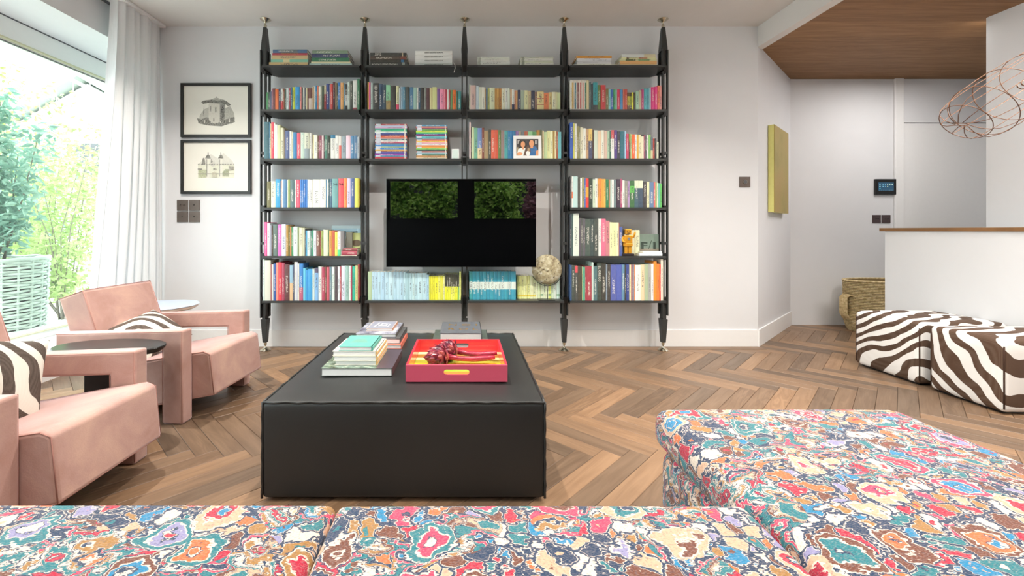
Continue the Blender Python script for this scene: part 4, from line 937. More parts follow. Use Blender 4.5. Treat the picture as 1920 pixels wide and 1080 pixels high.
pile('', 'journal', 'the right pile, third bay top shelf', 0, [(975.5 + jr.uniform(-.5, 1), 1037.5 + jr.uniform(-1, 1), .0105, jr.choice(['D4D8C8', 'DCE0CE', 'CDD2C2', 'E4E6DE']), 3.64, .16, [(.03, .12, '969A8C')]) for _ in range(8)], 'white journals on the top shelf', z, nm='journal')
pile('', 'book', 'the left pile up top, rightmost bay', 0, [(1075, 1158, .0155, 'E0E2D0', 3.625, .19, [])] + [(1082 + jr.uniform(-.5, 1), 1146 + jr.uniform(-1, 1), .0115, q, 3.64, .17, []) for q in ('E2E4E0', 'EAEAEE', 'DCDCE0', 'E8EAF0', 'E6E6E8')] +
     [(1081, 1147, .018, 'E09A1C', 3.64, .17, [])], 'books lying flat on the top shelf', z)
pile('', 'book', 'the right pile up top, rightmost bay', 0, [(1163, 1232.5, .017, 'D8E0C0', 3.63, .19, []), (1162, 1231.5, .030, 'EAB470', 3.63, .18, []), (1162.5, 1231.5, .019, 'D8DCA8', 3.635, .18, [(.15, .42, '5A6A3A'), (.5, .8, '8AB070')]),
     (1165, 1230, .015, 'E0E0B0', 3.64, .17, [(.15, .22, '6A5030'), (.5, .75, 'C08868')]), (1166, 1229, .025, 'D8DEDC', 3.64, .17, [(.66, 1, 'D4CCA8')])], 'books lying flat on the top shelf', z)

# ---- two magazine piles, second bay third shelf
m1 = 'B84A58 C8D4F0 E0B8DC 1FA890 3FC890 E8F4F0 34509A 6A3A70 E8663A F0A8A4 3F8088 F6F6F6 C04A68 4A90B8 2F8AD0 A8C0A0 1F84DC F0C060 8A5060 4458C0 9A30A8 6AA0C8 D03A50 D07078'.split()
m2 = '2F94C0 F08A80 7A3058 60B048 D8E840 48DC80 3A3A90 7A2060 50C8D4 5A90A0 F04838 F0C850 F0B0C0 F4F4F8 F08848 F0A838 88CC60 2F5A50 D07070 A8D4E4 4A8070 D0985A F0C8A0 A8D8D0'.split()
for lst, xa, xb, wh, tot in ((m1, 703, 762.5, 'left', .300), (m2, 780, 838.5, 'right', .292)):
    L = lst[::-1]; tt = tot / len(L)
    items = [(xa + jr.uniform(-.6, .6), xb + jr.uniform(-.6, .6), tt, q, 3.66 + jr.uniform(0, .003), .15, [(.03, .18, 'D8DCEA' if jr.random() > .3 else q), (.93, .96, 'F0ECE0')]) for q in L]
    pile('', 'magazine', f"the {wh} multicoloured pile, second bay", 0, items, 'coloured magazines piled on the third shelf', SHZ[2] + .0003, nm='magazine')

# ================================================================ OTHER THINGS ON THE SHELVES
def leaning(label, name, x0, x1, ztop, y0, t_, h, shelf_z, prints, lean=0.10, cat='book'):
    """cover-out book leaning on the wall; prints = (u0,u1,v0,v1,colour)"""
    xa, xb = (x0 - 872) / F * y0, (x1 - 872) / F * y0; H = ztop - shelf_z
    m = Matrix.Translation(((xa + xb) / 2, y0, shelf_z + .0006)) @ Matrix.Rotation(-lean, 4, 'X'); W_ = xb - xa
    b = MB(); b.box(-W_ / 2, W_ / 2, 0, .002, 0, H, hx(h)); b.box(-W_ / 2 + .002, W_ / 2 - .003, .002, t_ - .002, .002, H - .003, hx('E9E4D6')); b.box(-W_ / 2, W_ / 2, t_ - .002, t_, 0, H, hx(h))
    for u0, u1, v0, v1, c in prints: b.box(-W_ / 2 + u0 * W_, -W_ / 2 + u1 * W_, -.0006, 0, v0 * H, v1 * H, hx(c))
    o = b.obj(name, M['print']); o.matrix_world = m; tag(o, label, cat); return o, W_, H
z5 = SHZ[4]
o, W_, H = leaning('pale blue picture book standing cover-out behind the others, leftmost bay', 'book', 621, 678, HC - (423 - 432) / F * 3.77, 3.765, .012, 'CFE6EE', z5, [(0, 1, .72, .9, 'B9DDF0'), (0, 1, .3, .55, 'DDE8D8')], .05)
text('title', 'Acquerelli', .024, FACE, (.03, -.001, H * .78), M['ink_k'], o, width=W_ * .5)
o, W_, H = leaning('olive green book with dark oval picture, cover-out in the leftmost bay', 'book', 655, 679, HC - (437 - 432) / F * 3.72, 3.735, .014, 'C0CC84', z5, [(0, .12, 0, 1, '7A9A68')], .05)
b = MB(); b.lathe([(0, .0), (.037, .0), (.037, .0012), (0, .0012)], 32, hx('5A4A2C'), mat=Matrix.Translation((.006, -.0014, H * .55)) @ Matrix.Rotation(R(-90), 4, 'X') @ Matrix.Diagonal((1.1, .75, 1, 1))); b.obj('oval_picture', M['print'], o)
b = MB(); w2 = .052; book_mb(b, -w2 / 2, w2 / 2, 0, .198, 0, .10, '7C7F72', [(.12, .16, '6A6C60')]); o = b.obj('book', M['book'], loc=(-.985, 3.715, z5 + .0006)); tag(o, 'thick grey-brown book leaning toward the olive one, fifth shelf of the leftmost bay', 'book')
zz = z5 + .0006
for i, (xa, xb, t_, h, yf) in enumerate(((-1.030, -.895, .008, 'D9C8B8', 3.612), (-1.018, -.893, .034, 'A83850', 3.612), (-1.012, -.892, .022, '8A3038', 3.615))):
    b = MB(); cx = (xa + xb) / 2; hbook_mb(b, xa - cx, xb - cx, 0, t_ - .0005, 0, .10, h, []); o = b.obj('book', M['book'], loc=(cx, yf, zz)); zz += t_
    tag(o, f"{('thin tan', 'red', 'maroon')[i]} book lying flat, {('bottom', 'middle', 'topmost')[i]} of three, fifth shelf, leftmost bay", 'book', 'flat red books on the fifth shelf')
# right bay: grey cover with big letters, small white books, tin robot
o, W_, H = leaning('grey-green book with big striped letters, cover-out at the end of the fifth shelf', 'book', 1200, 1235.5, HC - (439 - 432) / F * 3.72, 3.72, .014, '6C8276', z5, [(0, 1, 0, .32, '8A8070')], .05)
b = MB()
for k in range(12):
    v = .30 + k * .028
    if v < .66: b.box(-W_ * .44, -W_ * .44 + W_ * (.34 if (k in (10, 11, 9) or k in (5, 6)) else .14), -.0016, -.0008, H * v, H * (v + .019)); b.box(W_ * .20, W_ * .34, -.0016, -.0008, H * v, H * (v + .019))
b.prism([[(-W_ * .06, H * .30), (-W_ * .03, H * .30), (W_ * .14, H * .70), (W_ * .11, H * .70)]], 1, -.0016, -.0008); b.obj('lettering', simple('dark_green_print', '38463F', .6, noise=0), o)
for i, (xa, xb, t_, h) in enumerate(((1199, 1242, .022, 'E6ECF2'), (1205, 1241, .017, 'F0F0F0'))):
    b = MB(); x_a, x_b = (xa - 872) / F * 3.61, min((xb - 872) / F * 3.61, 1.648); cx = (x_a + x_b) / 2; hbook_mb(b, x_a - cx, x_b - cx, 0, t_ - .0005, 0, .085, h, []); o = b.obj('book', M['book'], loc=(cx, 3.61, z5 + .0006 + (.022 if i else 0)))
    clear_uv(o); tag(o, f"small white book lying flat, {('lower', 'upper')[i]} of two in front of the grey-green cover", 'book', 'small white books on the fifth shelf')
for i, (xa, xb, h) in enumerate(((1170, 1190.3, 'DCDCB8'), (1190.8, 1199.4, 'E6EAC2'))):
    b = MB(); x_a, x_b = (xa - 872) / F * 3.70, (xb - 872) / F * 3.70; cx = (x_a + x_b) / 2; book_mb(b, x_a - cx, x_b - cx, 0, HC + (432 - 431.5) / F * 3.7 - z5, 0, .12, h, []); o = b.obj('book', M['book'], loc=(cx, 3.70, z5 + .0006))
    tag(o, ('wide cream book standing right behind the golden robot', 'cream book standing between the robot and the grey-green cover')[i], 'book')
# robot
M['tin'] = simple('golden_tin', 'E0A030', 0.28, metal=0.35, noise=0.12, scale=40); M['tin_d'] = simple('dark_tin', '2A2224', 0.4); M['tin_s'] = simple('silver_tin', 'C8CCCC', 0.25, metal=0.8)
rx, ry = (1181 - 872) / F * 3.64, 3.645
rbt = thing('toy_robot', 'golden tin toy robot waving one arm on the fifth shelf', 'toy robot', (rx, ry, z5 + .0005))
S = 3.64 / F
def rb_(name, x0, x1, y0, y1, z0, z1, m='tin', bev=.003, par=rbt): b = MB(); b.box(x0 * S, x1 * S, y0 * S, y1 * S, z0 * S, z1 * S); return b.obj(name, M[m], par, bevel=bev)
rb_('base', -15, 7, -5, 6, 0, 4.5, 'tin_d', .002); rb_('leg', -10.5, -5, -3.5, 3.5, 4.5, 19); rb_('leg', -3.2, 2.5, -3.5, 3.5, 4.5, 19)
rb_('skirt', -13, 4, -5, 5, 18, 24); body = rb_('torso', -12, 3.5, -5, 4.5, 24, 38.5); rb_('neck', -6.5, -2, -2.5, 2.5, 38.5, 40.5, 'tin_s', .001)
hd = rb_('head', -9.5, 2, -4.5, 4.5, 40.2, 50, 'tin', .004)
for ex in (-6.2, -1.2): rb_('eye', ex - .9, ex + .9, -5, -4.3, 45.6, 47.2, 'tin_d', .0004, hd)
rb_('mouth', -6.2, -1.2, -5, -4.3, 42, 43.2, 'tin_d', .0004, hd)
b = MB(); b.lathe([(0, 0), (2.6 * S, 0), (2.6 * S, 1.2 * S), (0, 1.2 * S)], 20, mat=Matrix.Translation((-3.4 * S, -4.8 * S, 32 * S)) @ Matrix.Rotation(R(90), 4, 'X')); b.obj('dial', M['tin_s'], body)
for nm, pts in (('arm', [(-12, 0, 36), (-14.2, -1, 31), (-12.5, -4, 26), (-9, -6, 25)]), ('arm', [(3.5, 0, 36), (6.5, -1, 35), (8, -3, 41), (9, -4, 45)])):
    b = MB(); b.tube([tuple(q * S for q in p) for p in pts], [2.2 * S, 2.2 * S, 1.9 * S, 1.2 * S], 8); b.obj(nm, M['tin'], rbt, smooth=True)

# framed couple portrait, small white card
pf = thing('photo_frame', 'small white frame with a flat-colour portrait of a couple and a dog', 'photo frame', ((989.3 - 872) / F * 3.605, 3.61, SHZ[2] + .0005))
FS = 3.605 / F
b = MB(); b.prism([[(-26.5, 0), (26.5, 0), (26, 43.5), (-26.5, 43.5)], [(-21, 6), (-21, 37), (20.5, 37), (20.5, 6)]], 1, 0, .012 / FS); b.v = [(p[0] * FS, p[1] * FS, p[2] * FS) for p in b.v]; b.obj('frame', M['white'], pf)
pr = MB()
def poly(pts, c, d, mb=None, s_=FS): (mb or pr).add([(x * s_, -d, z * s_) for x, z in pts], [tuple(range(len(pts)))], hx(c))
def ell(cx, cz, a, b_, n=18, t0=0, t1=360): return [(cx + a * math.cos(R(lerp(t0, t1, k / n))), cz + b_ * math.sin(R(lerp(t0, t1, k / n)))) for k in range(n)]
poly([(-22, 5), (21, 5), (21, 38), (-22, 38)], '34323C', -.006)
for x in (-18.5, -15.8, 14.5, 17): poly([(x, 28), (x + 1.5, 28), (x + 1.5, 35), (x, 35)], 'D4D0D0', -.0056)
poly([(-21, 6), (-19, 22), (-13, 23), (-14, 6)], 'B8A888', -.0055)
poly(ell(-9.5, 27, 8.2, 9), '241A18', -.0052); poly([(-17.6, 28), (-17.5, 19), (-1.5, 20), (-1.4, 28)], '241A18', -.0051)
poly([(-19, 12), (-17, 19), (-9, 21), (-2, 20), (0, 6), (-15, 6)], 'EEF4F2', -.0047); poly(ell(-8.5, 27, 4, 6), 'E8A070', -.0042); poly([(-10, 18), (-6.5, 18), (-6, 24), (-10, 24)], 'E8A070', -.0043)
poly(ell(-14.5, 9.5, 5, 3.2), 'E8A070', -.004)
poly([(3, 6), (3.5, 19), (8, 24), (16, 23), (20, 16), (19.5, 6)], '1F66A4', -.0046); poly([(15.5, 6), (16, 15), (20.5, 17), (20.5, 6)], 'E8A070', -.0044)
poly(ell(8, 33, 5.2, 4.5), '2A1E18', -.0045); poly(ell(7.7, 29, 4.6, 6.5), 'E8A070', -.0042); poly([(5.5, 20), (10.5, 20), (10.5, 25), (5.5, 25)], 'E8A070', -.0043)
poly([(-8, 6), (-3, 22), (1, 26), (5, 22), (6, 13), (3, 6)], '5A3C30', -.0038); poly(ell(1, 10.5, 3.8, 4.8), 'EEF2F0', -.0034); poly(ell(2, 17.5, 2.2, 3.4), 'B89A78', -.0033)
pr.v = [(x, y, z) for x, y, z in pr.v]; pr.obj('portrait', M['print'], pf)
b = MB(); b.box(-26 * FS, 25.5 * FS, .012, .014, .5 * FS, 43 * FS); b.obj('backing', M['black'], pf)
b = MB(); b.box(-.031, .031, 0, .016, 0, .086); wcard = b.obj('card_block', M['white'], bevel=.002, loc=((854 - 872) / F * 3.62, 3.63, SHZ[2] + .0005)); tag(wcard, 'small white block with faint text at the right end of the third shelf, second bay', 'ornament')
M['mint_l'] = simple('pale_mint_print', 'D2E2DC', .5, noise=0)
b = MB(); b.box(-.026, .026, -.0012, .0, .006, .080); b.obj('printed_face', M['mint_l'], wcard)

# round stone disc on stand
def stone():
    t = NT('mottled_stone'); tc = t.n('TexCoord'); n1 = t.n('TexNoise', i_Vector=tc.outputs['Object'], i_Scale=14.0, i_Detail=8.0, i_Roughness=.75); n2 = t.n('TexNoise', i_Vector=tc.outputs['Object'], i_Scale=46.0, i_Detail=4.0, i_Roughness=.7)
    c = t.ramp(n1.outputs[0], [(.34, hx('6A5840')), (.45, hx('9C9070')), (.56, hx('BDB698')), (.66, hx('D4D4D0'))]); c = t.mix(t.ramp(n2.outputs[0], [(.56, (0, 0, 0, 1)), (.64, (1, 1, 1, 1))]), c, hx('4A3E2E'))
    t.set(Base_Color=c, Roughness=.6); t.bump(n2.outputs[0], .4, .003); return t.m
M['stone'] = stone()
dx, dy = (1025.5 - 872) / F * 3.665, 3.655
ds = thing('stone_disc', 'mottled round stone disc held by a black stand on the bottom shelf', 'ornament', (dx, dy, SHZ[5] + .0005))
cz = HC - (505.5 - 432) / F * 3.665 - SHZ[5]
mt = Matrix.Translation((0, .012, cz)) @ Matrix.Rotation(R(90), 4, 'X')
b = MB(); b.lathe([(0, .034), (.010, .033), (.013, .026), (.020, .024), (.030, .030), (.05, .025), (.09, .014), (.124, .004), (.126, 0), (.117, -.006), (.05, .008), (0, .012)], 56, mat=mt); o = b.obj('disc', M['stone'], ds, smooth=True)
b = MB(); pts = [(.128 * math.cos(R(a)), -.006, cz + .134 * math.sin(R(a))) for a in range(212, 330, 6)]; pts = [(-.122, -.028, cz - .055)] + pts + [(.122, -.028, cz - .055)]
b.tube(pts, .0028, 6); b.tube([(0, -.006, cz - .134), (0, -.004, .006)], .0036, 6); b.obj('cradle', M['black'], ds, smooth=True)
b = MB(); b.box(-.075, .060, -.035, .030, 0, .006); b.obj('base_plate', M['black'], ds, bevel=.001)

# ================================================================ THINGS ON THE OTTOMAN
zo = OZ + 0.010
def cover_book(label, x0, x1, y0, y1, z0, t_, cover, page='EFF2F4', spine='R', spine_c=None, name='book', rz=0.0, mat='book', prints=(), boards=.0022, group=None, rnd=False):
    """book lying flat, page edges to the camera, spine on the right; one mesh for the binding, one for the pages"""
    t = thing(name, label, 'book', ((x0 + x1) / 2, (y0 + y1) / 2, z0), rz, group); W_, D_ = (x1 - x0) / 2, (y1 - y0) / 2
    c = hx(cover); sc_ = hx(spine_c or cover); b = MB()
    b.box(-W_, W_ - (.004 if rnd else 0), -D_, D_, 0, boards, c); b.box(-W_, W_ - (.004 if rnd else 0), -D_, D_, t_ - boards, t_, c)
    if rnd:
        n = 8; pts = [(W_ - .006 + (t_ * .5) * .55 * math.cos(R(a)), t_ / 2 + t_ / 2 * math.sin(R(a))) for a in [-90 + 180 * k / n for k in range(n + 1)]]; pts += [(W_ - .010, t_), (W_ - .010, 0)]
        b.prism([pts], 1, -D_, D_, sc_)
    else: b.box(W_ - boards, W_ + .0005, -D_, D_, 0, t_, sc_)
    for q in prints: b.box(*q[:6], hx(q[6]))
    b.obj('binding', M['print'], t)
    b = MB(); b.box(-W_ + .004, W_ - boards - .001, -D_ + .003, D_ - .004, boards, t_ - boards, hx(page)); b.obj('pages', M['pages'], t); return t, W_, D_
M['pages'] = simple('page_edges', 'F0F1F0', .7, noise=.02, scale=300)
GP = 'books stacked on the black ottoman'
def pic_mat(name, stops, scale, stretch=(1, 1, 1)):
    t = NT(name); tc = t.n('TexCoord'); mp = t.n('Mapping', i_Vector=tc.outputs['Object']); mp.inputs['Scale'].default_value = stretch
    nz = t.n('TexNoise', i_Vector=mp.outputs[0], i_Scale=scale, i_Detail=6.0, i_Roughness=.65); t.set(Base_Color=t.ramp(nz.outputs[0], [(p, hx(c)) for p, c in stops]), Roughness=.25); return t.m
M['forest'] = pic_mat('forest_photo_print', [(.35, '2C3A34'), (.47, '5A6E5C'), (.56, '7E9088'), (.66, 'B8C4A0')], 22, (1, 2.5, 1))
M['greyphoto'] = pic_mat('grey_photo_print', [(.35, '5A5A6A'), (.5, '8A8C9C'), (.62, 'C0C4D0')], 14)
t, W_, D_ = cover_book('large picture book with forest cover at the bottom of the front stack on the ottoman', -.628, -.318, 1.905, 2.205, zo, .034, '4A5850', 'DCEEF4', spine_c='3A2E34', group=GP)
b = MB(); b.box(-W_, W_ - .07, -D_, D_, .034, .0344); b.obj('cover_picture', M['forest'], t); b = MB(); b.box(W_ - .07, W_, -D_, D_, .034, .0344); b.obj('cover_flap', simple('plum_grey_cover', '4E4650', .3), t)
z1 = zo + .0345
for i, (x0, x1, y0, y1, t_, lab) in enumerate(((-.582, -.388, 1.950, 2.180, .019, 'bottom'), (-.586, -.386, 1.945, 2.185, .022, 'middle'), (-.592, -.390, 1.950, 2.180, .020, 'top'))):
    cover_book(f'thick white-paged paperback with yellow spine, {lab} of the three in the front stack', x0, x1, y0, y1, z1, t_, 'E8E4D4', 'F4F8F8', spine_c='E8BE78', group='yellow-spined paperbacks on the ottoman', rnd=True, boards=.0012); z1 += t_ + .0003
t, W_, D_ = cover_book('small green leather book on top of the front stack', -.566, -.410, 1.955, 2.165, z1, .019, '4FA396', 'F2F6F4', group=GP, rnd=True)
b = MB()
for k in range(5): b.box(-.045 + .004 * k, .035 - .004 * k, -.028 + .012 * k, -.024 + .012 * k, .019, .0193)
b.obj('embossing', simple('faded_emboss', '7E9484', .5), t)
z2 = zo
cover_book('coral red bound book at the bottom of the rear left stack', -.60, -.342, 2.345, 2.60, z2, .022, 'D8604C', 'D0D8F0', spine_c='E07058', group=GP); z2 += .0223
cover_book('thick charcoal book second from the bottom of the rear left stack', -.615, -.352, 2.365, 2.655, z2, .027, '3A3C40', 'F4F6F8', group=GP); z2 += .0273
t, W_, D_ = cover_book('large grey photo book third from the bottom of the rear left stack', -.600, -.378, 2.395, 2.69, z2, .018, '6E7080', 'F8F8F8', spine_c='4A4240', group=GP)
b = MB(); b.box(-W_, W_ - .01, -D_, D_, .018, .0184); b.obj('cover_picture', M['greyphoto'], t); z2 += .0187
t, W_, D_ = cover_book('small book with grey abstract cover on top of the rear left stack', -.556, -.408, 2.46, 2.66, z2, .014, 'C8B0A8', 'F8F8F8', spine_c='C08868', group=GP)
b = MB(); b.box(-W_ + .004, W_ - .006, -D_ + .004, D_ - .004, .014, .0144, hx('7A7E90'))
for k in range(4): b.prism([[(-.045 + .012 * k, -.06 + .014 * k), (.04 - .006 * k, -.05 + .012 * k), (.045 - .008 * k, .02 - .004 * k), (-.03 + .01 * k, .06 - .012 * k)]], 2, .0144 + .0002 * k, .0146 + .0002 * k, hx(('B8BCCC', '5E6274', 'D0D4DC', '6E7284')[k]))
b.obj('cover_picture', M['print'], t)
t, W_, D_ = cover_book('flat dark green book under the one with gold letters behind the tray', -.182, .131, 2.345, 2.695, zo, .024, '2C3C36', '8A8C7C', spine_c='3A3A30', group=GP)
t, W_, D_ = cover_book('dark slate book with big gold letters on top, behind the tray', -.136, .090, 2.358, 2.652, zo + .0243, .056, '3E4450', '78868C', spine_c='343840', group=GP)
TOP = ((1, 0, 0), (0, 1, 0), (0, 0, 1))
text('title', 'N O I', .062, TOP, (.01, .062, .0563), M['ink_gold'], t, width=.165); text('title', 'R O L', .062, TOP, (.01, -.045, .0563), M['ink_gold'], t, width=.165)

# ---- lacquered tray
tr_ = thing('serving_tray', 'red and pink lacquered tray with striped base and cut-out handles on the ottoman', 'tray', (-.0355, 2.052, zo))
def lac(name, h, r=.10): return simple(name, h, r, noise=.01)
M['pinkl'] = lac('raspberry_lacquer', 'D0566E', .16); M['redl'] = lac('red_lacquer', 'E23E4C', .09)
TW, TD, TH = .2135, .218, .070
def stad(cx, cz, w_, h_, n=8):
    r = h_ / 2; L = w_ / 2 - r
    return [(cx + L + r * math.cos(R(a)), cz + r * math.sin(R(a))) for a in [-90 + 180 * k / n for k in range(n + 1)]] + [(cx - L + r * math.cos(R(a)), cz + r * math.sin(R(a))) for a in [90 + 180 * k / n for k in range(n + 1)]]
for y0, y1 in ((-TD, -TD + .010), (TD - .010, TD)):
    b = MB(); b.prism([[(-TW, 0), (TW, 0), (TW, TH), (-TW, TH)], stad(.0, .040, .108, .023)[::-1]], 1, y0, y1); b.obj('end_panel', M['pinkl' if y0 < 0 else 'redl'], tr_)
for x0, x1 in ((-TW, -TW + .010), (TW - .010, TW)):
    b = MB(); b.box(x0, x1, -TD + .010, TD - .010, 0, TH); b.obj('side_panel', M['redl'], tr_)
for i, (y0, y1, h) in enumerate(((-.208, -.150, 'E84A40'), (-.150, -.105, 'F0823C'), (-.105, -.060, '8CB43C'), (-.060, -.030, 'F2E4A0'), (-.030, .020, 'F4D23C'), (.020, .070, '9CB040'), (.070, .105, 'F4ECA8'), (.105, .165, '93793A'), (.165, .208, 'F6E8B0'))):
    b = MB(); b.box(-TW + .010, TW - .010, y0, y1, 0.0, .007, ); b.obj('stripe', lac('stripe_lacquer', h, .08), tr_)

# ---- two red artichokes
def chok():
    t = NT('artichoke_purple'); tc = t.n('TexCoord'); n1 = t.n('TexNoise', i_Vector=tc.outputs['Object'], i_Scale=30.0, i_Detail=4.0)
    t.set(Base_Color=t.ramp(n1.outputs[0], [(.35, hx('4E1A30')), (.5, hx('8A2C40')), (.68, hx('B0605C'))]), Roughness=.35); return t.m
M['choke'] = chok(); M['chokestem'] = pic_mat('artichoke_stem', [(.35, '7A2438'), (.55, 'A83048'), (.7, 'C05858')], 12, (1, 9, 9))
def artichoke(label, c, ax, r, stem_pts, seed):
    t = thing('artichoke', label, 'artichoke', c, 0, 'artichokes in the tray'); rr = random.Random(seed); ax = Vector(ax).normalized()
    q = ax.to_track_quat('Z', 'Y').to_matrix().to_4x4()
    b = MB(); b.lathe([(0, -r * 1.05), (r * .5, -r * .9), (r * .85, -r * .4), (r * .9, 0), (r * .75, r * .5), (r * .4, r * .9), (0, r * 1.02)], 20, mat=q); b.obj('heart', M['choke'], t, smooth=True)
    b = MB(); N = 64
    for k in range(N):
        v = 1 - 1.75 * (k + .5) / N; ph = k * 2.399963; z_ = v * r; rad = math.sqrt(max(0.02, 1 - v * v)) * r * .92
        o_ = Vector((math.cos(ph), math.sin(ph), 0)); base = o_ * rad + Vector((0, 0, z_)); up = Vector((0, 0, 1)) * (1 - abs(v) * .3) - o_ * (v * .9); up.normalize()
        if v < -.5: up = (o_ * .8 + Vector((0, 0, .5))).normalized()
        sd = up.cross(o_).normalized(); w_ = r * rr.uniform(.30, .40); L = r * rr.uniform(.55, .75); nrm = sd.cross(up).normalized()
        if nrm.dot(o_) < 0: nrm = -nrm
        pts = [base - sd * w_ * .7 - up * L * .25, base + sd * w_ * .7 - up * L * .25, base + sd * w_ + up * L * .2 + nrm * r * .05, base + sd * w_ * .45 + up * L * .7 + nrm * r * .10, base + up * L + nrm * r * .20,
               base - sd * w_ * .45 + up * L * .7 + nrm * r * .10, base - sd * w_ + up * L * .2 + nrm * r * .05, base + up * L * .25 + nrm * r * .17]
        b.add([q @ p for p in pts], [(0, 1, 7), (1, 2, 7), (2, 3, 7), (3, 4, 7), (4, 5, 7), (5, 6, 7), (6, 0, 7)])
    o = b.obj('bracts', M['choke'], t)
    b = MB(); b.tube(stem_pts, [.015, .0115, .0125, .013, .009][:len(stem_pts)], 10); b.obj('stem', M['chokestem'], t, smooth=True)
artichoke('red artichoke lying farther back in the tray', (-.078, 2.125, zo + .052), (-.95, -.10, .15), .044, [(.035, .004, -.004), (.09, 0, -.016), (.15, -.008, -.018), (.20, -.012, -.014), (.232, -.012, -.008)], 1)
artichoke('darker purple artichoke lying at the front of the tray', (-.122, 2.050, zo + .045), (-.92, -.25, -.05), .046, [(.035, .008, -.004), (.09, .012, -.014), (.16, .010, -.016), (.22, .010, -.012), (.262, .014, -.008)], 2)

# ================================================================ WALL THINGS
M['paper'] = simple('foxed_paper', 'E9E6DC', .55, noise=.02, scale=6)
def picture(label, x0, x1, y0, y1, draw):
    X0, X1 = (x0 - 872) / F * YW, (x1 - 872) / F * YW; Z1, Z0 = HC - (y0 - 432) / F * YW, HC - (y1 - 432) / F * YW; cx, cz = (X0 + X1) / 2, (Z0 + Z1) / 2
    t = thing('framed_engraving', label, 'picture', (cx, YW - .022, cz), 0, 'engravings on the grey wall'); W_, H_ = (X1 - X0) / 2, (Z1 - Z0) / 2; f_ = .024
    b = MB(); b.prism([[(-W_, -H_), (W_, -H_), (W_, H_), (-W_, H_)], [(-W_ + f_, -H_ + f_), (-W_ + f_, H_ - f_), (W_ - f_, H_ - f_), (W_ - f_, -H_ + f_)]], 1, 0, .0215); b.obj('frame', M['frame_black'], t, bevel=.0015)
    b = MB(); b.box(-W_ + .02, W_ - .02, .012, .018, -H_ + .02, H_ - .02); b.obj('sheet', M['paper'], t)
    b = MB(); draw(b, (X1 - X0) / (x1 - x0)); o = b.obj('engraving', M['ink'], t); return t
def inkm():
    t = NT('engraving_ink'); a = t.n('Attribute', attribute_name='Col'); tc = t.n('TexCoord'); nz = t.n('TexNoise', i_Vector=tc.outputs['Object'], i_Scale=90.0, i_Detail=5.0, i_Roughness=.75)
    f = t.ramp(nz.outputs[0], [(.40, (0, 0, 0, 1)), (.62, (1, 1, 1, 1))]); t.set(Base_Color=t.mix(t.math('MULTIPLY', f, .38), a.outputs['Color'], hx('E9E6DC')), Roughness=.6); return t.m
M['ink'] = inkm()
def pv(b, S_):
    k = [0]
    def p(pts, c): k[0] += 1; b.add([(x * S_, .0118 - .0001 * k[0], z * S_) for x, z in pts], [tuple(range(len(pts)))], hx(c))
    rr = random.Random(4)
    p([(-34, -24), (-30, -8), (-22, 2), (-14, 6), (-12, -20), (-20, -27)], 'B4B2A8'); p([(14, -20), (16, 4), (26, 8), (33, -4), (35, -16), (28, -26)], 'A8A69C')
    p([(-33, -24), (-36, -14), (-28, -17), (-18, -13), (10, -19), (34, -12), (35, -22), (10, -30), (-18, -28)], '5E5C56')
    p([(-14, -18), (-14, 14), (7, 16), (7, -22), (-4, -25)], 'CFCBC0'); p([(7, -22), (7, 12), (17, 12), (16, -16)], '6A6862'); p([(9, -18), (9, 3), (12, 8), (15, 3), (15, -14)], '2E2D2A')
    p([(-28, 15), (-24, 18), (-10, 20), (-3, 23), (3, 23), (16, 19), (21, 16), (28, 10), (22, 8), (16, 12), (-14, 14), (-24, 12)], '4A4842'); p([(-10, 20), (-3, 23), (3, 23), (14, 19), (2, 18)], '9A978C')
    p([(-.8, 23), (.8, 23), (.4, 26), (-.4, 26)], '4A4842')
    for c in range(16): x = -32 + c * 4.3 + rr.uniform(-1, 1); h = rr.uniform(3, 7); z = -22 + rr.uniform(-3, 2); p([(x, z), (x + 2.4, z), (x + 1.8, z + h), (x + .6, z + h)], rr.choice(['2E2D2A', '5A5852', 'D4D0C6']))
    p([(-24, -10), (-23.3, -10), (-22, 8), (-22.7, 8)], '5A5852'); p([(-11, -2), (-9, -2), (-9, 8), (-11, 8)], '7A786E'); p([(-2, -4), (1, -4), (1, 6), (-2, 6)], '8A877C')
